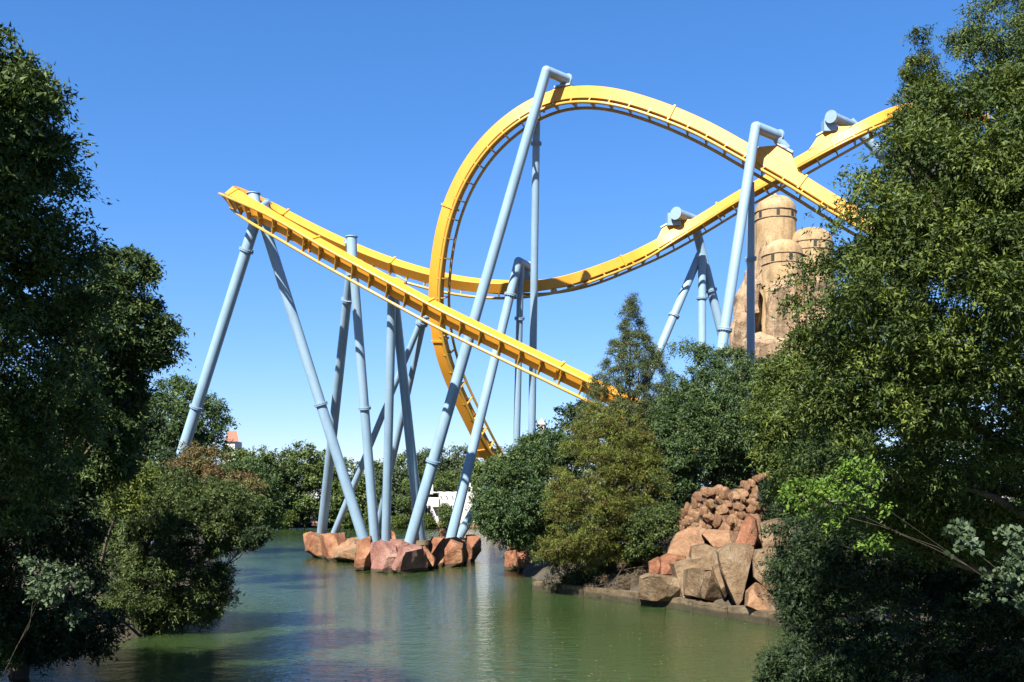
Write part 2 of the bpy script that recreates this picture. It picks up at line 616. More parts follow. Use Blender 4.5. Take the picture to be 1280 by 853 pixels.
# ------------------------------------------------------------------ supports
def column(parent, top, bot, r0, r1, flanges=()):
    r0 *= .87; r1 *= .87
    """tapered tube with flanges at fractions from the top"""
    bm = bmesh.new()
    top = Vector(top); bot = Vector(bot)
    n = 8
    tube(bm, [top.lerp(bot, i / n) for i in range(n + 1)], [r0 + (r1 - r0) * i / n for i in range(n + 1)], 28)
    cobj = obj('column', bm, M['blue'], parent, .9)
    d = (bot - top).normalized()
    for f in flanges:
        p = top.lerp(bot, f)
        r = r0 + (r1 - r0) * f
        bm = bmesh.new()
        tube(bm, [p - d * .09, p - d * .015], r + .13, 24)
        tube(bm, [p + d * .015, p + d * .09], r + .13, 24)
        u, v = frame_of(d)
        for k in range(16):
            a_ = 2 * pi * k / 16
            q = p + (u * cos(a_) + v * sin(a_)) * (r + .075)
            tube(bm, [q - d * .15, q + d * .15], .022, 6)
        obj('flange', bm, M['blue_d'], cobj, .6)
    # foot plate
    return cobj


def foot(parent, p, r):
    bm = bmesh.new()
    tube(bm, [p - Vector((0, 0, .25)), p + Vector((0, 0, .1))], r + .28, 20)
    obj('footing', bm, M['conc'], parent, .6)


def ground_at(top, px2, py2, d2):
    """extend the line top->point down to the ground"""
    top = Vector(top); q = P(px2, py2, d2)
    d = q - top
    t = 1.0
    for _ in range(40):
        w = top + d * t
        z = gz(w.x, w.y)
        if w.z <= z - .2: break
        t += .03
    return top + d * t


def head_tube(parent, pts, r, name='support_arm'):
    bm = bmesh.new()
    tube(bm, pts, r, 24)
    a_ = obj(name, bm, M['blue'], parent, .9)
    # end plates
    for p, q in ((pts[-1], pts[-2]),):
        d = (Vector(p) - Vector(q)).normalized()
        bm = bmesh.new()
        tube(bm, [Vector(p) - d * .03, Vector(p) + d * .07], r + .09, 24)
        obj('end_plate', bm, M['blue_d'], a_, .6)
    return a_


# --- hairpin support (left A-frame)
top = P(317, 243, 73.5)
low = P(323, 280, 73.2)
rt = thing('support_frame', P(455, 668, 77), 'leftmost pale blue A-frame under the hairpin end of the track', 'coaster support')
bm = bmesh.new(); tube(bm, [top, low], [.42, .46], 28)
hd = obj('head_post', bm, M['blue'], rt, .9)
bm = bmesh.new(); tube(bm, [top, top + Vector((0, 0, .07))], .5, 24); obj('cap_plate', bm, M['blue_d'], hd, .6)
column(rt, P(321, 272, 73.3), ground_at(P(321, 272, 73.3), 236, 540, 77), .47, .5, (.092, .55))
b2 = P(455, 676, 77)
column(rt, P(326, 268, 73.3), b2, .43, .47, (.57,))
foot(rt, b2, .45)
c = near_d('front', 322, 264, 60, 72)
head_tube(rt, [top - Vector((0, 0, .8)), c[0] - c[2] * .5 + Vector((0, .4, 0))], .3)
c = near_d('front', 330, 257, 77.5, 90)
head_tube(rt, [top - Vector((0, 0, 1.4)), c[0] - c[2] * .3], .26)

# --- second A-frame, capped post at (440,295)
rt = thing('support_frame', P(468, 674, 75), 'pale blue A-frame with a capped post standing up between the two left tracks', 'coaster support')
top = P(439.5, 297, 70.5); low = P(441, 345, 70.6)
bm = bmesh.new(); tube(bm, [top, low], [.36, .38], 28)
hd = obj('head_post', bm, M['blue'], rt, .9)
bm = bmesh.new(); tube(bm, [top, top + Vector((0, 0, .07))], .43, 24); obj('cap_plate', bm, M['blue_d'], hd, .6)
b1 = P(402, 668, 86); b2 = P(469, 680, 75)
column(rt, P(440, 322, 70.8), b1, .36, .48, (.13,))
column(rt, P(441, 322, 70.4), b2, .36, .42, (.51,))
foot(rt, b1, .46); foot(rt, b2, .42)
c = near_d('front', 443, 333, 60, 70)
head_tube(rt, [P(441, 330, 70.4), c[0] - c[2] * .45], .26)
c = near_d('front', 432, 309, 75, 90)
head_tube(rt, [P(440, 306, 70.6), c[0] - c[2] * .4], .24)

# --- third support, two columns meeting under the falling track at (490,365)
rt = thing('support_frame', P(483, 678, 72), 'pair of pale blue columns meeting under the falling track left of centre, one in shadow', 'coaster support')
c = near_d('front', 490, 359, 60, 70)
hp = saddle(rt, c, .35, 1.0, .7)
t1 = P(490, 371, 66.2)
b1 = P(482, 684, 72); b2 = P(526, 677, 74.4)
column(rt, t1, b1, .34, .37, ())
column(rt, P(493, 369, 66.6), b2, .34, .44, ())
foot(rt, b1, .38); foot(rt, b2, .44)
head_tube(rt, [P(490, 366, 66.3), c[0] - c[2] * .1 + Vector((0, .45, 0))], .3)

# --- thin crossing pair holding the loop's left side
rt = thing('support_frame', P(418, 665, 85), 'thin pale blue pair crossing behind the centre columns, holding the left side of the loop', 'coaster support')
c = near_d('loop', 545, 398, 60, 90)
t1 = P(529, 395, 76)
b1 = P(417, 668, 85); b2 = P(468, 684, 83)
b2 = P(470, 668, 88)
column(rt, t1, b1, .27, .32, (.03,))
column(rt, P(531, 396, 76.4), b2, .27, .32, (.03,))
foot(rt, b1, .3); foot(rt, b2, .3)
head_tube(rt, [P(529, 397, 76), c[0] - c[2] * .35], .2)

# --- main tall column
rt = thing('support_frame', P(512, 684, 72), 'tallest pale blue leaning column with a cranked arm over the top of the loop', 'coaster support')
c = near_d('loop', 706, 118, 60, 90)
hp = saddle(rt, c, .12, 1.6, 1.0)
e = P(683, 89, 66.4)
b1 = P(510, 686, 72)
column(rt, e, b1, .38, .49, (.805,))
dd = (b1 - e).normalized()
bm = bmesh.new(); bmesh.ops.create_uvsphere(bm, u_segments=24, v_segments=12, radius=.335)
bmesh.ops.translate(bm, verts=bm.verts, vec=e); obj('elbow', bm, M['blue'], rt, 3)
ah = P(705, 98.5, 67.7)
head_tube(rt, [e, P(709, 100, 67.7)], .33)
bm = bmesh.new(); tube(bm, [ah, hp], [.26, .34], 20); obj('arm_foot', bm, M['blue'], rt, .9)
bm = bmesh.new(); tube(bm, [hp, hp + c[2] * .1], .45, 20); obj('flange', bm, M['blue_d'], rt, .6)
foot(rt, b1, .49)
t2 = P(671, 128, 69.8)
b2 = P(664.5, 560, 76)
q = ground_at(t2, 664.5, 560, 76)
column(rt, t2, q, .30, .34, (.075, .70))

# --- support under the back track at (650,330)
rt = thing('support_frame', P(563, 675, 76), 'pale blue cranked support holding the back track beside the tall column', 'coaster support')
c = near_d('front', 657, 358, 70, 90)
hp = saddle(rt, c, .25, 1.2, .8)
e = P(648, 327, 75.5)
b1 = P(562, 680, 76)
column(rt, e, b1, .38, .47, (.118,))
q = ground_at(P(651, 330, 75.8), 646, 545, 79)
column(rt, P(651, 330, 75.8), q, .30, .33, (.16,))
bm = bmesh.new(); bmesh.ops.create_uvsphere(bm, u_segments=24, v_segments=12, radius=.335)
bmesh.ops.translate(bm, verts=bm.verts, vec=e); obj('elbow', bm, M['blue'], rt, 3)
head_tube(rt, [e, P(661, 334, 77.2)], .34)
bm = bmesh.new(); tube(bm, [P(658, 335, 77), hp], [.24, .34], 20); obj('arm_foot', bm, M['blue'], rt, .9)
foot(rt, b1, .46)

# --- short leaning column on the right of the island, to the loop's foot
rt = thing('support_column', P(574, 668, 81), 'short leaning blue column at the right end of the rock island', 'coaster support')
b1 = P(572, 674, 81)
column(rt, P(620, 592, 80.5), b1, .42, .44, ())
foot(rt, b1, .44)
c = near_d('loop', 608, 565, 60, 95)
saddle(rt, c, .8, .9, .5)

# --- right supports
rt = thing('support_frame', P(877, 560, 84), 'three-legged blue support under the climbing track left of the rock towers', 'coaster support')
c = near_d('front', 847, 295, 70, 90)
hp = saddle(rt, c, .75, 3.2, 1.5)
hc = P(848, 268, 81.2)
head_tube(rt, [P(871, 277, 83.4), hc + (hc - P(871, 277, 83.4)).normalized() * .35], .43)
bm = bmesh.new(); box(bm, hc.lerp(hp, .6), (1.1, .8, 1.0)); obj('arm_foot', bm, M['blue'], rt)
column(rt, P(866, 270, 84), ground_at(P(866, 270, 84), 903, 420, 86), .44, .46, (.28,))
column(rt, P(875, 318, 84.6), ground_at(P(875, 318, 84.6), 830, 424, 84), .40, .42, (.33,))
column(rt, P(877.5, 320, 84.2), ground_at(P(877.5, 320, 84.2), 877.5, 440, 84.4), .38, .4, (.2,))

rt = thing('support_frame', P(900, 560, 60), 'cranked blue support in front of the rock towers, arm above the crossing track', 'coaster support')
c = near_d('loop', 968, 211, 60, 90)
hp = saddle(rt, c, .8, 3.2, 1.0)
e = P(944.5, 159, 61.8)
column(rt, e, ground_at(e, 903, 430, 61.5), .355, .40, (.50,))
bm = bmesh.new(); bmesh.ops.create_uvsphere(bm, u_segments=24, v_segments=12, radius=.315)
bmesh.ops.translate(bm, verts=bm.verts, vec=e); obj('elbow', bm, M['blue'], rt, 3)
head_tube(rt, [e, P(973, 170.5, 62.9)], .34)
bm = bmesh.new(); tube(bm, [P(969, 170, 62.8), hp], [.26, .36], 20); obj('arm_foot', bm, M['blue'], rt, .9)
bm = bmesh.new(); tube(bm, [hp, hp + c[2] * .1], .5, 20); obj('flange', bm, M['blue_d'], rt, .6)
t2 = P(938, 228, 63)
column(rt, t2, ground_at(t2, 938.5, 440, 66), .29, .33, (.20,))

rt = thing('support_frame', P(1085, 560, 76), 'blue support head over the climbing track beside the big right tree', 'coaster support')
c = near_d('front', 1040, 181, 60, 90)
hp = saddle(rt, c, .75, 3.4, 1.3)
hc = P(1041, 147, 75)
head_tube(rt, [P(1064, 157, 77.5), hc + (hc - P(1064, 157, 77.5)).normalized() * .3], .38)
bm = bmesh.new(); box(bm, hc.lerp(hp, .6), (.95, .8, .9)); obj('arm_foot', bm, M['blue'], rt)
column(rt, P(1062, 152, 77.6), ground_at(P(1062, 152, 77.6), 1112, 205, 78), .42, .46, (.3,))


# ------------------------------------------------------------------ rocks
def fracture(bm, amp, sc_, cuts=2, seed=0.0, ridge=.5):
    bmesh.ops.triangulate(bm, faces=bm.faces)
    for _ in range(cuts):
        bmesh.ops.subdivide_edges(bm, edges=bm.edges[:], cuts=1, use_grid_fill=True)
        bmesh.ops.triangulate(bm, faces=bm.faces)
    bm.normal_update()
    off = Vector((seed, seed * 1.7, seed * .3))
    for v in bm.verts:
        p = v.co * sc_ + off
        a_ = noise.noise(p) * .6 + noise.noise(p * 2.3) * .3
        r_ = 1 - abs(noise.noise(Vector((p.x * 1.1, p.y * 1.1, p.z * .45)) + off)) * 2
        v.co += v.normal * amp * (a_ + ridge * (r_ * .5 - .3))
    return bm


def hull_rock(outline, d, t, seed, fin=.8, jit=.12, lean=0.0, cuts=7):
    """faceted boulder whose silhouette is the outline at distance d and whose depth is t"""
    rr = random.Random(seed)
    cx_ = sum(p[0] for p in outline) / len(outline)
    cy_ = sum(p[1] for p in outline) / len(outline)
    bm = bmesh.new()
    for (x, y) in outline:
        up = (cy_ - y) / 20.0
        bm.verts.new(P(x, y, d + t * (.45 + jit * rr.uniform(-1, 1)) + lean * up))
        f = fin + rr.uniform(-.1, .08)
        bm.verts.new(P(cx_ + (x - cx_) * f, cy_ + (y - cy_) * f, d + t * jit * rr.uniform(-.3, 1) + lean * up))
        f = .8 + rr.uniform(-.15, .05)
        bm.verts.new(P(cx_ + (x - cx_) * f, cy_ + (y - cy_) * f, d + t))
    def hull(b_):
        bmesh.ops.convex_hull(b_, input=b_.verts[:])
        bmesh.ops.delete(b_, geom=[v for v in b_.verts if not v.link_faces], context='VERTS')
        return b_
    hull(bm)
    for _ in range(cuts):
        nrm = Vector((rr.uniform(-1, 1), rr.uniform(-1.2, .1), rr.uniform(-.5, .8))).normalized()
        hs = [v.co.dot(nrm) for v in bm.verts]
        k = max(hs) - (max(hs) - min(hs)) * rr.uniform(.05, .16)
        pts = [v.co.copy() for v in bm.verts if v.co.dot(nrm) <= k]
        for e in bm.edges:
            a_, b_ = e.verts[0].co, e.verts[1].co
            ha, hb = a_.dot(nrm), b_.dot(nrm)
            if (ha > k) != (hb > k):
                pts.append(a_.lerp(b_, (k - ha) / (hb - ha)))
        bm.free()
        bm = bmesh.new()
        for p_ in pts: bm.verts.new(p_)
        bmesh.ops.remove_doubles(bm, verts=bm.verts[:], dist=.01)
        hull(bm)
    recalc(bm)
    return bm


def boulder(outline, d, t, mat, label, seed, amp=.12, fin=.8, group=None, lean=0.0, name='boulder', cat='boulder'):
    bm = hull_rock(outline, d, t, seed, fin, lean=lean, cuts=3 if 'right bank' in (group or '') else 6)
    s = max(p[1] for p in outline)
    bmesh.ops.triangulate(bm, faces=bm.faces)
    bmesh.ops.subdivide_edges(bm, edges=bm.edges[:], cuts=1, use_grid_fill=True)
    bmesh.ops.triangulate(bm, faces=bm.faces)
    bmesh.ops.smooth_vert(bm, verts=bm.verts, factor=.06, use_axis_x=True, use_axis_y=True, use_axis_z=True)
    fracture(bm, amp * 1.5, .8, 2, seed * 3.1, .6)
    cx_ = sum(p[0] for p in outline) / len(outline)
    loc = P(cx_, s, d + t * .5)
    o = rooted(name, bm, M[mat], loc, .38)
    return setp(o, label, cat, group)


I = 'boulders of the rock island'
isl = [
    ([(379, 668), (395, 663), (412, 667), (414, 690), (408, 698), (396, 696), (380, 690)], 84, 4, 'rock_o', 'small rounded orange boulder at the far left end of the rock island'),
    ([(397, 669), (412, 666), (431, 666), (433, 690), (431, 701), (410, 701), (402, 690)], 80.5, 5, 'rock_o', 'square-faced orange boulder second from the left end of the rock island'),
    ([(431, 672), (448, 671), (450, 703), (443, 706), (430, 702)], 79, 5, 'rock_t', 'layered tan stone wedged between the left boulder and the front boulder'),
    ([(446, 676), (452, 669), (463, 667), (466, 682), (466, 712), (455, 715), (441, 712), (442, 700)], 69.5, 5, 'rock_o', 'upright ochre slab on the left side of the front boulder'),
    ([(463, 678), (480, 676), (496, 682), (500, 700), (494, 715), (478, 718), (463, 714)], 67.6, 6, 'rock_p', 'pinkish front boulder of the island, left half, below the near-vertical column'),
    ([(490, 690), (500, 683), (515, 680), (528, 682), (535, 700), (533, 719), (505, 719), (488, 716)], 67.2, 5.5, 'rock_p', 'pinkish low boulder at the very front, right half'),
    ([(482, 677), (500, 676), (512, 679), (514, 690), (500, 698), (484, 692)], 69.5, 4, 'rock_p', 'pink block under the foot of the tallest column'),
    ([(524, 684), (531, 682), (545, 700), (545, 709), (533, 711), (525, 705)], 70.5, 4, 'rock_o', 'sloping wedge stone right of the front boulder'),
    ([(512, 672), (528, 671), (531, 681), (528, 690), (510, 688)], 75, 4, 'rock_t', 'small tan block behind the tallest column foot'),
    ([(536, 680), (541, 672), (556, 671), (556, 700), (554, 709), (536, 708)], 73.5, 4, 'rock_o', 'orange upright boulder in the right group, left face'),
    ([(554, 672), (566, 671), (578, 671), (580, 695), (578, 709), (564, 711), (555, 710)], 73.2, 4.5, 'rock_o', 'orange upright boulder in the right group below a blue column'),
    ([(575, 671), (581, 673), (586, 695), (582, 706), (576, 707)], 75.5, 3, 'rock_t', 'narrow tan stone at the edge of the dark cleft'),
    ([(582, 668), (593, 668), (601, 672), (601, 688), (594, 690), (590, 701), (585, 702), (582, 690)], 79, 5, 'rock_o', 'orange boulder at the right end of the island'),
    ([(484, 666), (488, 662), (493, 666), (497, 676), (486, 677)], 82, 3, 'rock_o', 'small arched orange stone seen between two column feet'),
    ([(548, 668), (553, 660), (560, 662), (562, 672), (548, 674)], 84, 3, 'rock_t', 'little stone behind the right group of boulders'),
    ([(404, 676), (440, 674), (476, 676), (520, 678), (566, 678), (594, 676), (590, 692), (520, 700), (440, 700), (408, 694)], 76.5, 9, 'rock_t', 'low stone core on which the blue columns stand'),
]
for k, (o_, d, t, m_, lb) in enumerate(isl):
    # let every boulder run a little below the water
    yb = max(p[1] for p in o_)
    ol = [(x, y + (3.5 if y > yb - 5 else 0)) for x, y in o_]
    boulder(ol, d, t, m_, lb, k + 3, .13 if t > 3 else .08, .86 if k in (1, 9, 10) else .78, I)

# outcrop at the right bank corner
for k, (o_, d, t, m_, lb) in enumerate([
    ([(630, 690), (646, 688), (648, 713), (632, 713)], 70, 2.5, 'rock_o', 'orange stone at the water below the dark bank tree, left one'),
    ([(645, 689), (662, 688), (664, 712), (648, 715)], 69.4, 2.5, 'rock_o', 'orange stone at the water below the dark bank tree, right one'),
    ([(632, 672), (656, 668), (664, 690), (634, 692)], 71, 3, 'rock_g', 'brown shaded stone above the two orange waterline stones')]):
    boulder(o_, d, t, m_, lb, 60 + k, .1, .85, 'stones at the bank corner')

# bank boulders on the right
BK = 'boulders stepping up the right bank'
bank = [
    ([(802, 722), (812, 717), (850, 722), (855, 735), (853, 750), (840, 748), (820, 752), (800, 748)], 46.0, 2.2, 'rock_g', 'lowest left bank boulder with a flat pale top'),
    ([(826, 697), (834, 692), (857, 694), (858, 720), (840, 722), (826, 719)], 47.2, 1.7, 'rock_o', 'square ochre boulder overhanging the lowest left one'),
    ([(812, 703), (822, 697), (830, 700), (830, 722), (812, 722)], 47.8, 1.5, 'rock_o', 'small orange stone at the left end of the bank rocks'),
    ([(832, 696), (846, 668), (862, 658), (884, 660), (884, 680), (862, 700), (858, 716), (840, 700)], 48.4, 2.0, 'rock_t', 'large smooth sloping orange-tan slab under the stone wall'),
    ([(866, 684), (880, 680), (898, 686), (902, 700), (898, 714), (868, 712), (864, 698)], 47.2, 2.0, 'rock_g', 'ochre brown boulder in the middle of the bank rocks'),
    ([(878, 668), (886, 662), (922, 665), (925, 682), (905, 692), (896, 688)], 48.6, 2.2, 'rock_t', 'smooth bright orange slab right of the large sloping one'),
    ([(855, 714), (866, 711), (880, 713), (882, 730), (876, 748), (856, 742)], 45.6, 2.2, 'rock_g', 'grey-tan boulder in the bottom row beside the dark hollow stone'),
    ([(880, 716), (892, 714), (900, 722), (908, 748), (894, 752), (876, 748)], 45.2, 1.8, 'rock_g', 'dark mossy upright boulder at the waterline'),
    ([(890, 708), (903, 704), (914, 712), (915, 738), (908, 752), (900, 735)], 45.4, 2.0, 'rock_g', 'leaning boulder right of the dark mossy one'),
    ([(897, 690), (910, 681), (935, 681), (944, 690), (942, 705), (934, 745), (922, 757), (912, 738), (902, 712)], 44.0, 2.4, 'rock_g', 'tall grey boulder reaching down to the concrete edge'),
    ([(918, 682), (928, 656), (936, 643), (944, 650), (948, 668), (944, 684), (932, 688)], 46.2, 2.0, 'rock_o', 'pointed reddish-brown boulder standing at the top right'),
    ([(938, 644), (948, 645), (958, 662), (952, 678), (944, 690), (940, 668)], 47.0, 1.8, 'rock_t', 'pale flat slab leaning behind the pointed reddish boulder'),
    ([(934, 740), (945, 730), (958, 736), (970, 752), (970, 768), (952, 766), (932, 758)], 41.2, 2.0, 'rock_t', 'sunlit tan rock at the right end of the bank beside the dark foliage'),
    ([(940, 690), (960, 686), (980, 690), (985, 735), (960, 738), (942, 722)], 43.5, 2.5, 'rock_g', 'brown rock half hidden by twigs on the right of the bank'),
    ([(950, 655), (975, 650), (990, 665), (985, 690), (955, 690)], 46, 3, 'rock_g', 'shaded rock behind the pale leaning slab'),
    ([(838, 704), (870, 696), (905, 690), (950, 690), (966, 700), (966, 764), (900, 758), (850, 750)], 46.0, 2.5, 'rock_g', 'broad low rock filling in behind the waterline boulders'),
]
DN = {0: 45.5, 1: 46.3, 2: 47.0, 3: 47.4, 4: 45.4, 5: 47.0, 6: 43.9, 7: 43.5, 8: 43.5, 9: 42.3, 10: 44.9, 12: 40.6, 13: 42.2, 15: 45.6}
for k, (o_, d, t, m_, lb) in enumerate(bank):
    d = DN.get(k, d); t += 1.0
    mx_ = sum(p[0] for p in o_) / len(o_); my_ = sum(p[1] for p in o_) / len(o_)
    o_ = [(mx_ + (x - mx_) * 1.1, my_ + (y - my_) * 1.08) for x, y in o_]
    boulder(o_, d, t, m_, lb, 30 + k, .08, .88, BK, lean={3: .95, 5: .95, 0: -.35, 1: -.1, 7: -.45, 6: -.2, 9: .1}.get(k, .25))

# stone wall of rounded cobbles above
sw = thing('stone_wall', P(900, 668, 50), 'dry wall of rounded tan stones heaped above the smooth slabs on the right bank', 'stone wall')
cob_me = []
for k in range(10):
    bm = bmesh.new()
    rk = random.Random(200 + k)
    for _ in range(22):
        q = Vector((rk.gauss(0, 1), rk.gauss(0, 1), rk.gauss(0, 1))).normalized()
        q = Vector([math.copysign(abs(c_) ** .6, c_) for c_ in q]) * rk.uniform(.82, 1.05)
        bm.verts.new(q)
    bmesh.ops.convex_hull(bm, input=bm.verts[:])
    bmesh.ops.delete(bm, geom=[v for v in bm.verts if not v.link_faces], context='VERTS')
    bmesh.ops.triangulate(bm, faces=bm.faces)
    bmesh.ops.subdivide_edges(bm, edges=bm.edges[:], cuts=1, use_grid_fill=True)
    bmesh.ops.smooth_vert(bm, verts=bm.verts, factor=.3, use_axis_x=True, use_axis_y=True, use_axis_z=True)
    fracture(bm, .16, 1.3, 1, k * 3.0, .6)
    bm.normal_update()
    for f in bm.faces: f.smooth = True
    for e in bm.edges: e.smooth = e.calc_face_angle(9) < .5
    me = bpy.data.meshes.new('stone'); bm.to_mesh(me); bm.free(); me.materials.append(M['rock_c'])
    cob_me.append(me)
rr = random.Random(5)
cobs = []
# traced heap: (x, y, half width px, half height px)
for line in ("850 656 7 8;861 652 6 7;869 660 5 5;876 658 5 8;883 654 5 9;889 648 5 9;896 652 5 8;901 660 6 8;909 662 5 9;915 652 6 9;921 646 5 8;926 655 5 7;"
             "862 664 5 4;868 644 7 7;879 640 5 7;876 632 6 7;886 634 5 7;893 640 6 6;903 637 7 6;912 640 5 7;899 646 6 6;906 650 6 8;872 622 5 7;868 630 4 8;"
             "884 616 9 6;896 614 8 6;906 617 7 8;897 625 5 5;890 622 6 6;914 622 5 6;920 620 7 6;928 617 7 7;934 612 5 7;918 632 5 6;924 634 6 5;932 634 6 5;"
             "930 626 6 5;938 628 6 5;942 622 5 5;938 636 6 6;946 632 6 6;948 641 6 6;927 644 6 5;936 645 6 5;939 604 5 6;946 599 5 5;951 596 4 4;957 594 5 4;"
             "931 606 5 5;855 642 4 6;858 634 3 6;863 640 4 7;850 647 5 5;884 647 5 6;944 612 4 5;950 652 5 6;955 645 4 6;962 598 3 5;888 630 5 5;902 627 6 5;910 630 5 5").split(';'):
    cobs.append(tuple(float(v) for v in line.split()))
for k in range(46):
    x = rr.uniform(852, 952); y = rr.uniform(max(616, 664 - (x - 846) * 1.1), 662)
    cobs.append((x, y, rr.uniform(2.5, 4), rr.uniform(3, 5)))
for x, y, a_, b_ in cobs:
    o = bpy.data.objects.new('stone', rr.choice(cob_me))
    d = 50.6 - (y - 590) * .014 + rr.uniform(-.35, .35)
    k = d / F * 1.25
    o.location = P(x, y, d) - Vector(sw.location)
    o.scale = (a_ * k, 0.5 * (a_ + b_) * k * 1.0, b_ * k)
    o.rotation_euler = (rr.uniform(-.3, .3), rr.uniform(-.45, .45), rr.uniform(-.4, .4))
    o.parent = sw
    col.objects.link(o)
bm = hull_rock([(846, 664), (852, 644), (868, 624), (900, 616), (940, 612), (958, 600), (968, 640), (950, 665), (900, 672)], 51.3, 3, 4)
fracture(bm, .12, .8, 3, 4)
obj('earth_fill', bm, M['ground'], sw, .5)

# concrete edging along the right bank
ew = thing('bank_edging', P(800, 755, 48), 'low weathered concrete edging along the right bank at the waterline', 'edging')
edge = [(1.15, 55.3), (3.6, 51.6), (6.1, 47.9), (8.0, 44.4), (10.2, 39.9), (11.0, 37.6)]
seg = []
for (x0, y0), (x1, y1) in zip(edge[:-1], edge[1:]):
    n = max(1, round(math.hypot(x1 - x0, y1 - y0) / 2.1))
    for k in range(n):
        seg.append(((x0 + (x1 - x0) * k / n, y0 + (y1 - y0) * k / n), (x0 + (x1 - x0) * (k + 1) / n, y0 + (y1 - y0) * (k + 1) / n)))
for k, ((x0, y0), (x1, y1)) in enumerate(seg):
    d = Vector((x1 - x0, y1 - y0, 0)); L_ = d.length; d.normalize()
    R_ = Matrix.Rotation(math.atan2(d.y, d.x), 3, 'Z')
    bm = bmesh.new()
    nrm = Vector((-d.y, d.x, 0))
    if nrm.x > 0: nrm = -nrm
    c_ = Vector(((x0 + x1) / 2, (y0 + y1) / 2, .05)) - nrm * (.25 + .07 * (k % 3))
    box(bm, c_, (L_ - .03, .6, .85 + .09 * (k % 2)), R_)
    bmesh.ops.bevel(bm, geom=bm.edges[:], offset=.04, segments=2, affect='EDGES')
    fracture(bm, .09, 1.4, 3, k)
    obj('edging_slab', bm, M['conc'], ew, .5)


# ------------------------------------------------------------------ foliage
def in_poly(x, y, poly):
    ins = np.zeros(x.shape, bool)
    n = len(poly)
    for i in range(n):
        ax, ay = poly[i]; bx, by = poly[(i + 1) % n]
        ins ^= ((ay > y) != (by > y)) & (x < (bx - ax) * (y - ay) / (by - ay + 1e-9) + ax)
    return ins


def edge_dist(x, y, poly):
    best = np.full(x.shape, 1e9)
    n = len(poly)
    for i in range(n):
        ax, ay = poly[i]; bx, by = poly[(i + 1) % n]
        dx, dy = bx - ax, by - ay
        t = np.clip(((x - ax) * dx + (y - ay) * dy) / (dx * dx + dy * dy + 1e-9), 0, 1)
        best = np.minimum(best, np.hypot(x - ax - t * dx, y - ay - t * dy))
    return best


def clump_centres(outline, D, thick, n, rng, front=.5, rad=.5, tilt=0.0, gather=.78):
    xs_ = [p[0] for p in outline]; ys_ = [p[1] for p in outline]
    X = rng.uniform(min(xs_), max(xs_), n * 12); Y = rng.uniform(min(ys_), max(ys_), n * 12)
    k = in_poly(X, Y, outline)
    X, Y = X[k], Y[k]
    # most clumps gather along boughs, the rest fill in
    m = max(5, n // 11)
    bx, by = X[:m], Y[:m]
    nb = int(n * gather)
    w = rng.integers(0, m, nb * 2)
    sp = rad * F / D
    gx = bx[w] + rng.normal(size=nb * 2) * sp * 1.35
    gy = by[w] + rng.normal(size=nb * 2) * sp * .5 + np.abs(gx - bx[w]) * .15
    k = in_poly(gx, gy, outline)
    gx, gy = gx[k][:nb], gy[k][:nb]
    X = np.concatenate([gx, X[m:m + n - len(gx)]]); Y = np.concatenate([gy, Y[m:m + n - len(gy)]])
    e = edge_dist(X, Y, outline) / F * D
    half = thick * np.sqrt(np.clip(e / thick, .02, 1))
    u = rng.uniform(-1, 1, len(X))
    u = np.where(rng.uniform(0, 1, len(X)) < front, -np.abs(u) ** .35, u)
    d = D + u * half + tilt * (Y - 400) / 400
    return np.stack([(X - CX) / F * d, d, H + (HOR - Y) / F * d], 1)


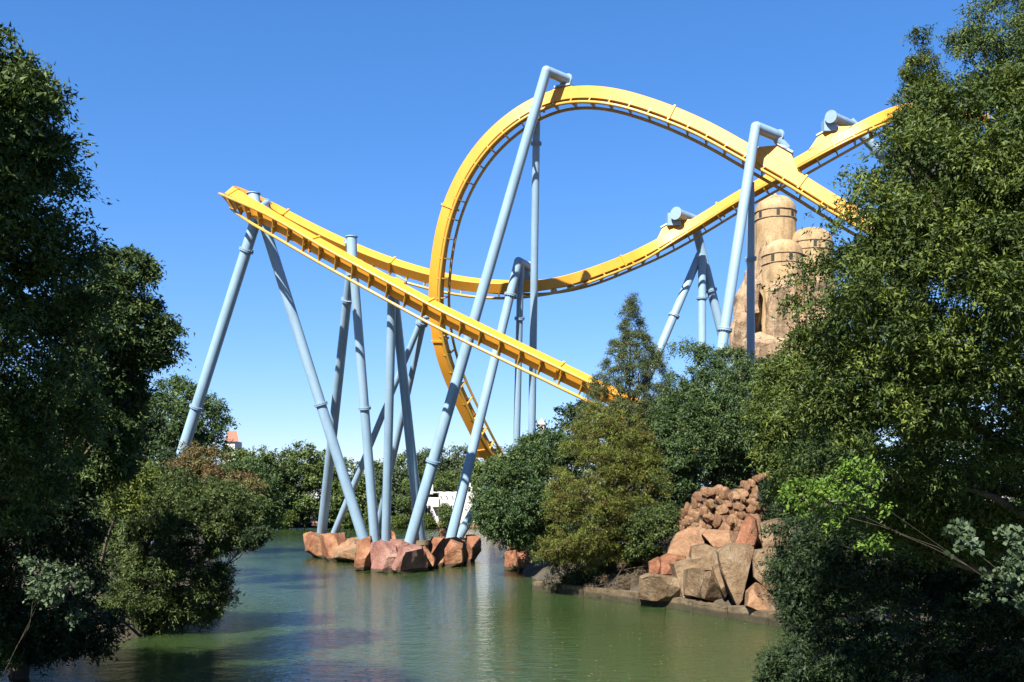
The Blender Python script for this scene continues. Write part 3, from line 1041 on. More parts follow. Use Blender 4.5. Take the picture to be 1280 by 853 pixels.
def leaf_mesh(name, cen, rad, twigs, per, size, aspect, rng, mat, parent, squash=.75, droop=.25, tone_bias=0.0, updir=.55, tri=True):
    """leaves set along twigs that radiate from every clump centre"""
    n = len(cen)
    r = rad * rng.uniform(.55, 1.3, n)
    ctone = rng.uniform(0, 1, n)
    dr = rng.normal(size=(n, twigs, 3)); dr[..., 2] += .35
    dr /= np.linalg.norm(dr, axis=2, keepdims=True)
    t = rng.uniform(.25, 1.0, (n, twigs, per)) ** .7
    ln = (r[:, None] * rng.uniform(.6, 1.15, (n, twigs)))
    pos = cen[:, None, None, :] + dr[:, :, None, :] * (ln[:, :, None] * t)[..., None] * np.array([1, 1, squash])
    pos[..., 2] -= droop * (ln[:, :, None] * t ** 2)
    pos += rng.normal(size=pos.shape) * size * .55
    N = n * twigs * per
    pos = pos.reshape(N, 3)
    tw = np.broadcast_to(dr[:, :, None, :], (n, twigs, per, 3)).reshape(N, 3)
    ax = tw + rng.normal(size=(N, 3)) * .6
    ax[:, 2] -= droop
    ax /= np.linalg.norm(ax, axis=1, keepdims=True)
    nr = tw * .35 + rng.normal(size=(N, 3)) * .55 + np.array([0, 0, updir])
    nr -= (nr * ax).sum(1, keepdims=True) * ax
    nr /= np.linalg.norm(nr, axis=1, keepdims=True) + 1e-9
    sd = np.cross(nr, ax)
    s = size * rng.uniform(.6, 1.35, N)[:, None]
    base = pos - ax * s * .5
    tip = pos + ax * s * .5
    mid = pos - ax * s * .05 + nr * s * .06
    w = s * aspect * .5
    if tri:
        V = np.stack([base + sd * w * .9, tip, base - sd * w * .9 + nr * s * .08], 1).reshape(-1, 3)
    else:
        V = np.stack([base, mid + sd * w, tip, mid - sd * w], 1).reshape(-1, 3)
    nv = 3 if tri else 4
    org = np.array(origin_of(parent)) if parent else np.zeros(3)
    V = (V - org).astype(np.float32)
    me = bpy.data.meshes.new(name)
    me.vertices.add(len(V)); me.vertices.foreach_set('co', V.ravel())
    me.loops.add(len(V)); me.loops.foreach_set('vertex_index', np.arange(len(V), dtype=np.int32))
    me.polygons.add(N)
    me.polygons.foreach_set('loop_start', np.arange(0, nv * N, nv, dtype=np.int32))
    me.polygons.foreach_set('loop_total', np.full(N, nv, dtype=np.int32))
    tone = np.repeat(ctone, twigs * per) * .5 + rng.uniform(0, 1, N) * .5 + tone_bias
    at = me.attributes.new('tone', 'FLOAT', 'FACE')
    at.data.foreach_set('value', np.clip(tone, 0, 1).astype(np.float32))
    me.update(calc_edges=True)
    return link(name, me, mat, parent)


def wobble(p, q, n, amp, rr_):
    pts = [Vector(p)]
    for i in range(1, n):
        w = Vector(p).lerp(Vector(q), i / n)
        pts.append(w + Vector((rr_.uniform(-1, 1), rr_.uniform(-1, 1), rr_.uniform(-.5, .5))) * amp)
    pts.append(Vector(q))
    return pts


def plant(name, label, cat, outline, D, thick, n, rad, twigs, per, size, aspect, mat, base=None, trunk_r=.2, limbs=10,
          group=None, droop=.25, front=.5, squash=.75, sub=None, extra=None, bias=0.0, updir=.55, tri=True, tilt=0.0, gather=.78):
    seed = int(abs(outline[0][0] * 7 + outline[0][1] * 3 + D * 13)) % 100000
    rng = np.random.default_rng(seed); rr_ = random.Random(seed)
    cen = clump_centres(outline, D, thick, n, rng, front, rad, tilt, gather)
    if base is None:
        cx_ = float(cen[:, 0].mean()); base = (cx_, D + thick * .2)
    bz = gz(*base)
    loc = Vector((base[0], base[1], bz))
    th = thing(name, loc, label, cat, group)
    zc = float(np.percentile(cen[:, 2], 80))
    bm = bmesh.new()
    topc = Vector((float(cen[:, 0].mean()), float(cen[:, 1].mean()), max(zc, bz + 1)))
    tp = wobble(loc - Vector((0, 0, .3)), topc, 5, trunk_r * .9, rr_)
    tube(bm, tp, [trunk_r * (1.2 - 1.0 * i / 5) for i in range(6)], 9)
    order = rng.choice(len(cen), size=min(limbs, len(cen)), replace=False)
    for k in order:
        c_ = Vector(cen[k])
        f = min(.95, max(.15, (c_.z - bz) / max(.5, topc.z - bz) * .75))
        i0 = f * 5; a_ = int(i0)
        s_ = tp[a_].lerp(tp[min(5, a_ + 1)], i0 - a_)
        r0 = trunk_r * .42 * (1.1 - .7 * f)
        tube(bm, wobble(s_, c_, 4, .05 * (c_ - s_).length, rr_), [r0 * (1 - .2 * i) + min(.008, trunk_r * .4) for i in range(5)], 6)
    obj('trunk' if trunk_r > .12 else 'stem', bm, M['bark'], th, 1.2)
    leaf_mesh('crown' if trunk_r > .12 else 'foliage', cen, rad, twigs, per, size, aspect, rng, M[mat], th, droop=droop, squash=squash, tone_bias=bias, updir=updir, tri=tri)
    return th


Q = 1.0   # density multiplier

# ---- left bank
plant('broadleaf_tree', 'tall dark broadleaf tree filling the left edge of the picture', 'tree',
      [(-200, -30), (-60, -20), (-12, 38), (8, 62), (40, 82), (58, 100), (74, 160), (92, 225), (104, 280), (116, 320), (118, 400), (112, 520), (90, 600), (40, 650), (-200, 660)],
      20, 4.2, int(740 * Q), .68, 22, 14, .10, .5, 'leaf_l', base=(-17.5, 22.5), trunk_r=.35, limbs=40, front=.55, tilt=4.0, gather=.62)
plant('broadleaf_tree', 'second left tree with ragged leafy branches reaching right against the sky', 'tree',
      [(92, 305), (122, 285), (150, 310), (180, 322), (190, 340), (180, 365), (205, 380), (196, 405), (216, 398), (220, 412), (196, 428), (218, 440), (222, 452), (190, 462), (165, 455), (180, 490), (172, 540), (160, 590), (90, 620), (60, 500), (70, 380)],
      27, 2.8, int(400 * Q), .46, 20, 12, .12, .5, 'leaf_l', base=(-14.2, 28), trunk_r=.25, limbs=60, front=.4, gather=.9)
plant('broadleaf_tree', 'rounded green tree behind the foot of the leftmost column', 'tree',
      [(165, 520), (182, 488), (205, 478), (232, 478), (258, 490), (280, 512), (286, 540), (270, 565), (262, 620), (170, 620)],
      88, 4, 240, 1.1, 17, 11, .28, .5, 'leaf_mid', gather=.3, trunk_r=.3, limbs=12)
plant('rusty_shrub', 'rust-tinged shrub on the left bank in front of the rounded tree', 'shrub',
      [(212, 575), (235, 556), (262, 560), (285, 568), (275, 600), (250, 625), (212, 625)], 56, 2.2, 70, .75, 15, 11, .17, .45, 'leaf_rust', trunk_r=.1, limbs=10)
plant('rusty_shrub', 'lower rust-brown shrub spreading over the grey-green bush on the left bank', 'shrub',
      [(255, 590), (290, 590), (325, 600), (322, 618), (290, 625), (262, 620)], 52, 1.6, 36, .6, 14, 10, .16, .45, 'leaf_rust', base=(-16.8, 52.5), trunk_r=.06, limbs=8)
plant('leafy_bush', 'grey-green bush at the bend of the left bank', 'bush',
      [(255, 590), (285, 572), (315, 575), (345, 590), (352, 620), (345, 650), (300, 665), (255, 640)], 60, 2.5, 120, .75, 18, 12, .17, .5, 'leaf_mid', base=(-19.5, 61), trunk_r=.08, limbs=10)
plant('leafy_bush', 'big olive-green bush hanging over the water on the left bank', 'bush',
      [(118, 612), (140, 590), (185, 582), (240, 590), (290, 604), (325, 622), (322, 652), (300, 672), (282, 700), (290, 742), (282, 765), (232, 780), (165, 800), (132, 798), (112, 700)],
      38, 3.2, int(640 * Q), .55, 20, 12, .11, .45, 'leaf_olive', base=(-15.5, 40), trunk_r=.11, limbs=30, front=.6, droop=.45, gather=.5)
plant('leafy_bush', 'yellow-green top of a bush under the second left tree', 'bush',
      [(120, 595), (150, 578), (185, 585), (200, 612), (170, 640), (125, 640)], 34, 1.2, 50, .45, 16, 12, .11, .45, 'leaf_r', base=(-15.2, 35), trunk_r=.08, limbs=8, bias=.2)
plant('overhanging_branch', 'dark branch reaching out over the water from the left bush', 'branch',
      [(292, 668), (318, 660), (338, 664), (342, 674), (322, 684), (312, 690), (295, 684)], 37, .6, 26, .3, 14, 11, .11, .55, 'leaf_k', base=(-13.2, 39), trunk_r=.06, limbs=6)
plant('dark_shrub', 'dark shaded shrub mass along the lower left waterline', 'shrub',
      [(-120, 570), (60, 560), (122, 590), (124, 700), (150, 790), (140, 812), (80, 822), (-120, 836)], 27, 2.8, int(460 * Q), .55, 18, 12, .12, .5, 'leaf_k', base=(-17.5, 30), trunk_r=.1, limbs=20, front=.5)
plant('pale_sprig', 'pale grey-green leafy sprig standing out of the shade at lower left', 'plant',
      [(22, 695), (50, 688), (90, 712), (112, 742), (128, 770), (110, 775), (70, 760), (40, 745)], 19, .5, 26, .20, 9, 8, .085, .75, 'leaf_gray', base=(-11.9, 20), trunk_r=.006, limbs=2, bias=-.2, tri=False)
plant('pale_sprig', 'grassy green tuft at the bottom left corner by the water', 'plant',
      [(-30, 790), (6, 785), (20, 800), (22, 828), (-30, 838)], 26, .8, 36, .3, 14, 11, .10, .35, 'leaf_l', base=(-15.0, 27), trunk_r=.03, limbs=6)

# ---- right bank
plant('broadleaf_tree', 'huge dark-leaved tree filling the right side of the picture', 'tree',
      [(978, 640), (970, 545), (985, 470), (1000, 430), (986, 385), (1005, 335), (1030, 290), (1042, 250), (1066, 215), (1094, 175), (1124, 146), (1150, 120), (1190, 112), (1250, 95), (1330, 75), (1470, 40), (1490, 700), (1400, 720), (1180, 690), (1050, 670)],
      18, 3.8, int(1400 * Q), .54, 21, 14, .083, .42, 'leaf_r', base=(13.6, 20.5), trunk_r=.4, limbs=50, front=.55, droop=.3, tilt=2.5, gather=.9)
plant('slender_tree', 'slender pointed tree top rising behind the big right tree', 'tree',
      [(1140, 60), (1147, 30), (1158, 28), (1166, 60), (1172, 95), (1190, 120), (1190, 190), (1110, 190), (1108, 135), (1128, 105)], 29, .9, 150, .36, 18, 12, .10, .35, 'leaf_r', base=(12.5, 30), trunk_r=.16, limbs=20)
plant('broadleaf_tree', 'feathery tree crown in the top right corner', 'tree',
      [(1190, 60), (1200, 25), (1225, 0), (1270, -40), (1450, -80), (1450, 160), (1260, 140), (1205, 100)], 27, 2, 300, .5, 20, 12, .10, .35, 'leaf_l', base=(15.5, 28), trunk_r=.25, limbs=20, bias=.15)
plant('broadleaf_tree', 'bushy tree under the rock towers, left of the huge right tree', 'tree',
      [(940, 520), (950, 470), (975, 445), (1000, 430), (1030, 450), (1040, 600), (1000, 640), (960, 600)], 34, 2.5, 260, .55, 20, 12, .12, .42, 'leaf_r', base=(13.5, 44.5), trunk_r=.2, limbs=20, bias=.08)
plant('broadleaf_tree', 'dark rounded tree behind the stone wall on the right bank', 'tree',
      [(826, 455), (842, 432), (868, 428), (892, 440), (925, 440), (950, 452), (985, 470), (1000, 520), (1000, 610), (940, 612), (880, 610), (845, 625), (822, 560)],
      54, 4.2, 480, .75, 20, 12, .15, .45, 'leaf_mid', base=(11.5, 57), trunk_r=.3, limbs=24)
plant('conifer_tree', 'thin-crowned conifer with a pointed tip above the bank trees', 'conifer',
      [(785, 368), (791, 368), (799, 395), (811, 420), (824, 445), (842, 475), (852, 530), (840, 570), (715, 570), (722, 512), (742, 476), (760, 443), (775, 408)], 56.5, 1.8, 480, .45, 17, 12, .12, .3, 'leaf_conifer', base=(6.8, 58), trunk_r=.16, limbs=40, droop=.1, gather=.15)
plant('conifer_tree', 'yellow-green feathery dawn redwood with rusty tips at the water on the right bank', 'conifer',
      [(698, 575), (712, 535), (735, 512), (756, 484), (778, 505), (808, 530), (818, 565), (832, 600), (838, 640), (818, 670), (822, 690), (780, 705), (730, 712), (690, 706), (668, 690), (682, 640), (690, 600)], 52, 4.0, 700, .56, 18, 11, .12, .32, 'leaf_brown', base=(5.4, 54.5), trunk_r=.25, limbs=40, droop=.4, squash=.45, gather=.88)
plant('broadleaf_tree', 'dark green tree leaning over the water left of the rusty redwood', 'tree',
      [(600, 606), (618, 578), (650, 552), (690, 540), (722, 538), (728, 600), (705, 670), (672, 688), (640, 680), (614, 668), (597, 648), (592, 622)],
      64, 3.6, 340, .8, 20, 12, .18, .5, 'leaf_mid', base=(3.4, 68), trunk_r=.25, limbs=24)
plant('leafy_bush', 'mixed green undergrowth between the redwood and the bank rocks', 'bush',
      [(800, 600), (840, 590), (850, 640), (845, 668), (820, 695), (790, 700), (780, 650)], 50, 1.6, 90, .55, 16, 11, .13, .45, 'leaf_olive', base=(7.3, 51.5), trunk_r=.08, limbs=10)
plant('leafy_bush', 'low dark undergrowth along the waterline below the redwood', 'bush',
      [(665, 690), (700, 690), (780, 690), (815, 700), (800, 735), (740, 735), (670, 728)], 53, 1.3, 110, .5, 15, 11, .13, .4, 'leaf_k', base=(4.2, 54.5), trunk_r=.06, limbs=12)
plant('leafy_bush', 'dark bush filling the hollow right of the stone wall', 'bush',
      [(950, 600), (975, 585), (1000, 600), (1000, 690), (960, 690), (955, 640)], 49.5, 1.2, 90, .5, 16, 11, .12, .45, 'leaf_k', base=(13.5, 50.5), trunk_r=.06, limbs=8)
plant('dry_grass', 'dry brown stalks trailing over the concrete edging', 'dry grass',
      [(720, 715), (760, 700), (810, 690), (822, 720), (800, 738), (760, 745), (725, 740)], 50.2, .5, 30, .36, 14, 9, .14, .12, 'dry', base=(5.0, 51), trunk_r=.03, limbs=10, droop=.6)
plant('leafy_branch', 'fresh yellow-green sunlit branch in front of the huge right tree', 'branch',
      [(975, 612), (1000, 590), (1020, 600), (1060, 560), (1090, 575), (1120, 600), (1110, 640), (1122, 668), (1085, 690), (1070, 655), (1040, 668), (1015, 640), (1000, 675), (978, 668), (985, 640)], 16.2, .7, 46, .2, 7, 7, .085, .4, 'leaf_bright', base=(13.5, 19), trunk_r=.007, limbs=2, squash=.4, droop=.4, tri=False)
plant('round_leaf_shrub', 'grey-green round-leaved shrub at the lower right edge', 'shrub',
      [(1182, 690), (1200, 660), (1240, 640), (1300, 625), (1380, 640), (1380, 770), (1270, 765), (1200, 740)], 15.0, .9, 60, .24, 11, 9, .085, .85, 'leaf_gray', base=(11.8, 16.2), trunk_r=.008, limbs=3, bias=-.25, tri=False)
plant('dark_shrub', 'dark twiggy shrub over the rocks at the right end of the bank', 'shrub',
      [(945, 700), (965, 690), (1000, 640), (1060, 640), (1060, 820), (1010, 853), (960, 853), (935, 835), (985, 800), (975, 750), (958, 735)], 30, 1.6, 200, .42, 15, 10, .10, .4, 'leaf_k', base=(10.7, 31.5), trunk_r=.08, limbs=40)

plant('broadleaf_tree', 'dark tree standing deep behind the huge right tree', 'tree',
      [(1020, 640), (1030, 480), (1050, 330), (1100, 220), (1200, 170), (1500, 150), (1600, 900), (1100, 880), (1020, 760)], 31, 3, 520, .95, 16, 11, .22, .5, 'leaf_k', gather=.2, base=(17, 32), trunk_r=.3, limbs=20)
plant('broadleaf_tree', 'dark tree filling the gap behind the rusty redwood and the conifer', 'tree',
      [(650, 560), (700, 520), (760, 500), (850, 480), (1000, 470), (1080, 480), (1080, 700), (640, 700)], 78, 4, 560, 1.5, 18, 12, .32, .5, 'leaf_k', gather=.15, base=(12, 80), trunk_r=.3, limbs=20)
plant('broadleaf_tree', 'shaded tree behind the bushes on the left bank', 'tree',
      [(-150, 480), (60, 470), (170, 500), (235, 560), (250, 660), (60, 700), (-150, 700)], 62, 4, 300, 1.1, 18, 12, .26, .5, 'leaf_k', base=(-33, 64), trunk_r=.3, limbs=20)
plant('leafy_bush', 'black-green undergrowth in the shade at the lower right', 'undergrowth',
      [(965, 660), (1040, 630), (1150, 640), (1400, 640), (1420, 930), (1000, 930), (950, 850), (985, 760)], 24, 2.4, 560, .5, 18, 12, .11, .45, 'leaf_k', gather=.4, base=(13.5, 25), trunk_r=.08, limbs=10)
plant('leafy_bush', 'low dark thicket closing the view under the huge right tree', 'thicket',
      [(990, 560), (1100, 520), (1400, 520), (1500, 900), (1050, 900), (985, 760)], 39, 2, 420, .8, 16, 11, .2, .5, 'leaf_k', gather=.1, base=(19, 40), trunk_r=.08, limbs=10)
# unseen tree added out of frame at left to shade the lower-left undergrowth
_o = [(-17.5 + 4.8 * cos(a_), 8 + 3.8 * sin(a_)) for a_ in np.arange(0, 2 * pi, .5)]
plant('broadleaf_tree', 'unseen tree added on the left bank to shade the undergrowth', 'tree',
      [(CX + x / 17 * F, HOR - (z - H) / 17 * F) for x, z in _o], 17, 3.6, 260, .9, 16, 11, .16, .5, 'leaf_l', base=(-18.5, 17), trunk_r=.3, limbs=20)

# ---- trees beyond the lake
rr = random.Random(21)
FAR = [(292, 556, 34, 'leaf_far', 176), (322, 560, 30, 'leaf_far', 172), (352, 557, 28, 'leaf_far2', 178), (380, 556, 30, 'leaf_far', 176), (408, 566, 26, 'leaf_far2', 180),
       (436, 576, 28, 'leaf_far', 176), (462, 575, 24, 'leaf_far', 184), (486, 572, 22, 'leaf_far2', 182), (508, 566, 24, 'leaf_far', 186), (532, 562, 22, 'leaf_far2', 190),
       (556, 558, 24, 'leaf_far2', 196), (580, 560, 22, 'leaf_far2', 196), (602, 566, 24, 'leaf_far', 192), (628, 560, 26, 'leaf_far', 190), (655, 560, 26, 'leaf_far2', 192)]
kinds = ['first from the left', 'second from the left', 'third from the left', 'fourth from the left', 'fifth from the left, lower crown', 'sixth from the left',
         'behind the near-vertical columns', 'just left of the tallest column foot', 'behind the tallest column', 'with a bluish crown left of the white building',
         'rising spiky above the white building', 'right above the white building', 'behind the track foot', 'mostly behind the dark bank tree', 'last on the right, hidden low']
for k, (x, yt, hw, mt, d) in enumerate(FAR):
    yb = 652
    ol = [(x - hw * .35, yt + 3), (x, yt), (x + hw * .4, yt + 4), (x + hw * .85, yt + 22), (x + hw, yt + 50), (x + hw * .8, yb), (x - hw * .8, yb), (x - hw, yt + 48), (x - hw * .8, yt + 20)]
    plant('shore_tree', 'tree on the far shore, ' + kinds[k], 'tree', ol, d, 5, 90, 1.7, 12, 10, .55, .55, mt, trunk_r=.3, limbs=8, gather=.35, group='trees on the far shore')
for k, (x, yt, yb, hw, mt, lb) in enumerate([
    (330, 628, 660, 12, 'leaf_far2', 'grey-green low bush at the far waterline on the left'),
    (360, 638, 660, 9, 'leaf_r', 'fresh green little bush at the far waterline under the left trees'),
    (440, 632, 662, 16, 'leaf_r', 'green bush at the far waterline left of the island columns'),
    (468, 600, 660, 12, 'leaf_far', 'willow-like shrub behind the crossing columns'),
    (512, 600, 652, 14, 'leaf_far', 'light green willow left of the white building'),
    (496, 646, 662, 10, 'leaf_r', 'low yellowish bush left of the white building'),
    (536, 644, 660, 8, 'leaf_r', 'clipped bush in front of the white building'),
    (557, 631, 660, 6, 'leaf_far', 'upright cypress-like bush before the white building'),
    (556, 590, 612, 22, 'leaf_far', 'rounded light green crown right above the white building'),
    (598, 596, 618, 18, 'leaf_far', 'light green crown above the right end of the white building')]):
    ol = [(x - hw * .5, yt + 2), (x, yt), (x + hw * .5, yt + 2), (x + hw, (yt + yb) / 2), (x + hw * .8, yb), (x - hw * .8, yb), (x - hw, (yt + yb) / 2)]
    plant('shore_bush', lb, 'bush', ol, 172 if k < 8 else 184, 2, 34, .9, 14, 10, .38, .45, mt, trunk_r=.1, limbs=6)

# ------------------------------------------------------------------ rock towers
tw = thing('rock_tower', P(960, 520, 110), 'tan theme-park rock castle with three domed round towers rising behind the track', 'tower')
ZB = H + (HOR - 460) / F * 110


def lathe(cx_, cy_, prof, seg=48, wob=0.0, seed=0):
    bm = bmesh.new()
    rings = []
    for r_, z in prof:
        rings.append([Vector((cx_ + cos(2 * pi * k / seg) * r_ * (1 + wob * noise.noise(Vector((cos(2 * pi * k / seg) * 2, sin(2 * pi * k / seg) * 2, z * .25 + seed)))),
                              cy_ + sin(2 * pi * k / seg) * r_ * (1 + wob * noise.noise(Vector((cos(2 * pi * k / seg) * 2, sin(2 * pi * k / seg) * 2 + 5, z * .25 + seed)))), z)) for k in range(seg)])
    ring_loft(bm, rings)
    return bm


def tower(px, pr, ytop, yb1, yb2, d, seed, wins):
    s = d / F
    cx_ = (px - CX) * s; R_ = pr * s
    z = lambda y: H + (HOR - y) * s
    z0 = z(yb1)
    prof = [(R_ * (1.10 - .10 * k / 26), z(470 + (yb2 + 2 - 470) * k / 26)) for k in range(27)] + [(R_, z0)]
    hd_ = z(ytop) - z0
    for k in range(1, 9):
        a_ = k / 8 * pi / 2
        prof.append((R_ * cos(a_) ** .75 if k < 8 else .05, z0 + hd_ * sin(a_)))
    bm = lathe(cx_, d, prof, 72, .03, seed)
    for v in bm.verts:
        w_ = min(1, max(0, (z(yb2 + 14) - v.co.z) / 3.0))
        if w_ > 0:
            out = Vector((v.co.x - cx_, v.co.y - d, 0)).normalized()
            q = Vector((v.co.x * .9, v.co.y * .9, v.co.z * .22 + seed * 7))
            rg = 1 - abs(noise.noise(q)) * 2
            v.co += out * w_ * (.55 * (rg - .55) + .3 * noise.noise(q * 2.7))
    t_ = obj('round_tower', bm, M['stucco'], tw, .5)
    for yb in (yb1, yb2):
        bm = bmesh.new()
        pts = [Vector((cx_ + cos(2 * pi * k / 40) * (R_ + .03), d + sin(2 * pi * k / 40) * (R_ + .03), z(yb))) for k in range(41)]
        tube(bm, pts, .075, 6, False)
        obj('ledge', bm, M['rock_far'], t_, 1.5)
    for a_ in wins:
        bm = bmesh.new()
        w, h = .32, .95
        c_ = Vector((cx_ + sin(a_) * (R_ - .18), d - cos(a_) * (R_ - .18), (z(yb1) + z(yb2)) / 2 + .1))
        RT = Matrix.Rotation(a_, 3, 'Z')
        w = .17
        prof2 = [(-w, -h * .5), (w, -h * .5), (w, h * .25)] + [(w * cos(q), h * .25 + w * sin(q)) for q in (pi / 4, pi / 2, 3 * pi / 4)] + [(-w, h * .25)]
        fr_ = [bm.verts.new(c_ + RT @ Vector((x_, -.26, z_))) for x_, z_ in prof2]
        bk_ = [bm.verts.new(c_ + RT @ Vector((x_, .2, z_))) for x_, z_ in prof2]
        bm.faces.new(fr_); bm.faces.new(bk_[::-1])
        for i in range(len(prof2)):
            j = (i + 1) % len(prof2)
            bm.faces.new((fr_[j], fr_[i], bk_[i], bk_[j]))
        recalc(bm)
        wd = obj('window', bm, M['dark'], t_)
    return t_


wins = [radians(v) for v in (-58, -7, 37)]
tower(969, 25.5, 246, 267, 277, 113, 1, wins)
tower(978, 25, 300.5, 321, 332, 109, 2, [radians(v) for v in (-42, 8, 52)])
tower(1013, 27, 286, 306, 316, 112, 3, [radians(v) for v in (-52, -5, 40)])
bm = bmesh.new(); tube(bm, [P(969, 247, 113), P(969, 242, 113)], [.35, .12], 12); obj('finial', bm, M['stucco'], tw, .8)
cliffs = [([(912, 470), (914, 415), (920, 385), (926, 365), (934, 338), (944, 335), (952, 360), (950, 470)], 108.5, 5),
          ([(946, 470), (944, 345), (950, 310), (958, 300), (966, 330), (966, 470)], 109, 4),
          ([(956, 470), (957, 400), (962, 345), (975, 338), (992, 345), (1000, 380), (1004, 470)], 105.5, 4),
          ([(996, 470), (1000, 400), (1008, 350), (1030, 345), (1045, 400), (1045, 470)], 107, 5),
          ([(926, 475), (928, 425), (950, 418), (975, 422), (1000, 430), (1010, 475)], 104.5, 4),
          ([(932, 395), (934, 372), (942, 345), (948, 350), (950, 395)], 107, 2),
          ([(918, 440), (919, 412), (926, 392), (932, 395), (934, 440)], 107, 2)]
for k, (o_, d, t) in enumerate(cliffs):
    o2 = [(x, y + (170 if y > 460 else 0)) for x, y in o_]
    bm = hull_rock(o_, d, t, 80 + k, .9, cuts=1)
    # carry the cliff down to the ground
    low = [v for v in bm.verts if v.co.z < ZB + 1.2]
    for v in low: v.co.z -= 16
    fracture(bm, .7, .45, 4, 80 + k, 1.3)
    obj('cliff', bm, M['rock_far'], tw, .45)

# fallen leaves drifting on the lake
fv, ff, ft = [], [], []
for k in range(420):
    a_ = rr.uniform(0, 2 * pi); y = 27 + 34 * rr.random() ** 1.6; x = rr.uniform(-13, 9.5)
    if lake_sd(np.array([x]), np.array([y]))[0] > -.3: continue
    r_ = rr.uniform(.035, .08); c_, s_ = cos(a_) * r_, sin(a_) * r_
    i0 = len(fv)
    fv += [(x + c_, y + s_, .012), (x - s_ * .5, y + c_ * .5, .016), (x - c_, y - s_, .012), (x + s_ * .5, y - c_ * .5, .008)]
    ff.append((i0, i0 + 1, i0 + 2, i0 + 3)); ft.append(rr.random())
me = bpy.data.meshes.new('floating_leaves'); me.from_pydata(fv, [], ff)
me.attributes.new('tone', 'FLOAT', 'FACE').data.foreach_set('value', ft)
setp(link('floating_leaves', me, M['dry']), 'small dry leaves drifting on the lake surface', None, None, 'stuff')

# ------------------------------------------------------------------ white building across the lake
DB = 176
def bp(x, y, d=DB): return P(x, y, d)
s = DB / F
X0, X1 = bp(526, 0).x, bp(611, 0).x
zt, zb = bp(0, 616).z, .6
wb = thing('lake_house', (bp(585, 0).x, DB + 4, .6), 'white flat-roofed adobe-style building across the lake behind the columns', 'building')
bm = bmesh.new()
box(bm, ((bp(548, 0).x + X1) / 2, DB + 5, (zt + zb) / 2), (X1 - bp(548, 0).x, 8, zt - zb))
bmesh.ops.bevel(bm, geom=bm.edges[:], offset=.12, segments=2, affect='EDGES')
obj('wall', bm, M['white'], wb, .6)
bm = bmesh.new()
z2 = bp(0, 622).z
box(bm, ((X0 + bp(548, 0).x) / 2 + .1, DB + 4.2, (z2 + zb) / 2), (bp(548, 0).x - X0 - .06, 7.5, z2 - zb))
bmesh.ops.bevel(bm, geom=bm.edges[:], offset=.1, segments=2, affect='EDGES')
obj('wall', bm, M['white'], wb, .6)
for k, x in enumerate((540, 550, 560, 570, 580, 590, 601)):      # scalloped parapet humps
    bm = bmesh.new()
    bmesh.ops.create_uvsphere(bm, u_segments=16, v_segments=10, radius=1)
    bmesh.ops.scale(bm, verts=bm.verts, vec=(.8, .4, .16))
    bmesh.ops.translate(bm, verts=bm.verts, vec=(bp(x, 0).x, DB + 1.3, zt + .02))
    obj('parapet_lobe', bm, M['white'], wb, 2)
for x, yt_, w_ in ((538, 606, 1.0), (585, 609, 2.2), (586, 604, .8)):
    bm = bmesh.new()
    zz = bp(0, yt_).z
    box(bm, (bp(x, 0).x, DB + 2.5, (zz + zt) / 2 - .1), (w_ * .6, .8, zz - zt + .3))
    obj('chimney', bm, M['white'], wb)
for x in np.arange(530, 610, 7.0):                                    # projecting roof beams
    bm = bmesh.new()
    yy = 620 if x > 546 else 628
    tube(bm, [bp(x, yy, DB + 1.1), bp(x, yy + .8, DB + .5)], .09, 8)
    obj('roof_beam', bm, M['timber'], wb, 1)
for x0, x1, y0, y1 in ((531, 538, 632, 644), (549, 553, 634, 645), (563, 568, 632, 644), (590, 596, 632, 650), (600, 606, 632, 644)):
    bm = bmesh.new()
    a_, b_ = bp(x0, y0), bp(x1, y1)
    box(bm, ((a_.x + b_.x) / 2, DB + (.43 if x0 < 548 else .98), (a_.z + b_.z) / 2), (b_.x - a_.x, .1, a_.z - b_.z))
    w_ = obj('window', bm, M['dark'], wb)
    bm = bmesh.new()
    for q in (a_.x, (a_.x + b_.x) / 2, b_.x):
        box(bm, (q, DB + (.35 if x0 < 548 else .9), (a_.z + b_.z) / 2), (.08, .08, a_.z - b_.z + .1))
    obj('frame', bm, M['white'], w_)
bm = bmesh.new()
p0, p1 = bp(540, 634, DB - 1), bp(556, 633, DB - 1)
box(bm, ((p0.x + p1.x) / 2, DB, p0.z), (p1.x - p0.x, 2.0, .12))
obj('canopy', bm, M['timber'], wb)
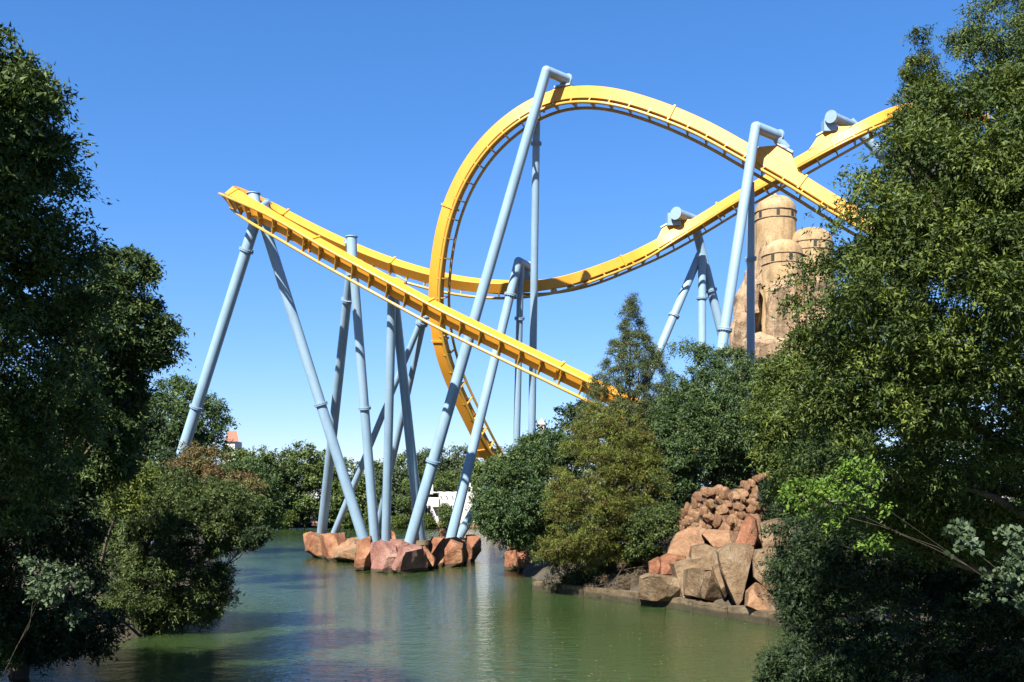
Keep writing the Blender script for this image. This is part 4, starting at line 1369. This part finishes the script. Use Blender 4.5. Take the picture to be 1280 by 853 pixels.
# quay
q_ = thing('quay_wall', (bp(560, 0).x, 173, 0), 'low tan quay in front of the white building', 'quay')
for x in np.arange(522, 640, 8.0):
    bm = bmesh.new()
    a_, b_ = bp(x, 0, 172), bp(x + 7.7, 0, 172)
    box(bm, ((a_.x + b_.x) / 2, 174 + rr.uniform(-.1, .1), .35), (b_.x - a_.x, 3.6, 1.2))
    bmesh.ops.bevel(bm, geom=bm.edges[:], offset=.08, segments=1, affect='EDGES')
    obj('quay_block', bm, M['rock_t'], q_, .6)
# little far stones
for k, (x, y, w_, lb) in enumerate([(340, 659, 6, 'pinkish stones at the far waterline on the left'), (396, 655, 7, 'reddish stone at the far waterline left of the island'),
                                    (436, 658, 6, 'pink stone at the far waterline between the crossing columns'), (448, 660, 8, 'pale flat stone at the far waterline beside the pink one'),
                                    (392, 651, 4, 'small red stone under the far dark trees')]):
    boulder([(x - w_, y + 3), (x - w_ * .8, y - 2), (x - 1, y - 4), (x + w_ * .6, y - 2.5), (x + w_, y + 3)], 174, 2.2, 'rock_p', lb, 120 + k, .15)

# red-roofed house far left, pale tower far right
hs = thing('distant_house', P(291, 600, 230), 'far house with a red roof peeping over the trees at left', 'house')
bm = bmesh.new(); c_ = P(291, 575, 230); box(bm, c_, (2.6, 6, 8.4)); obj('wall', bm, M['white'], hs)
bm = bmesh.new()
v = [bm.verts.new(P(x, y, d)) for x, y, d in ((282, 552, 226.5), (298.5, 552, 226.5), (298.5, 552, 234), (282, 552, 234), (284, 539, 230), (296, 539, 230))]
for f in ((0, 1, 5, 4), (1, 2, 5), (2, 3, 4, 5), (3, 0, 4), (3, 2, 1, 0)): bm.faces.new([v[i] for i in f])
recalc(bm); obj('roof', bm, M['redroof'], hs)
pt = thing('distant_spire', P(676, 600, 260), 'small white spire showing above the bank trees beside the vertical column', 'tower')
bm = bmesh.new(); tube(bm, [P(677, 600, 260), P(677, 531, 260)], [1.0, .9], 8); obj('shaft', bm, M['white'], pt)
bm = bmesh.new(); tube(bm, [P(677, 531, 260), P(677, 523.5, 260)], [1.2, .1], 8); obj('spire', bm, M['white'], pt)
# print('objects', len(bpy.data.objects), 'polys', sum(len(o.data.polygons) for o in bpy.data.objects if o.type == 'MESH'))
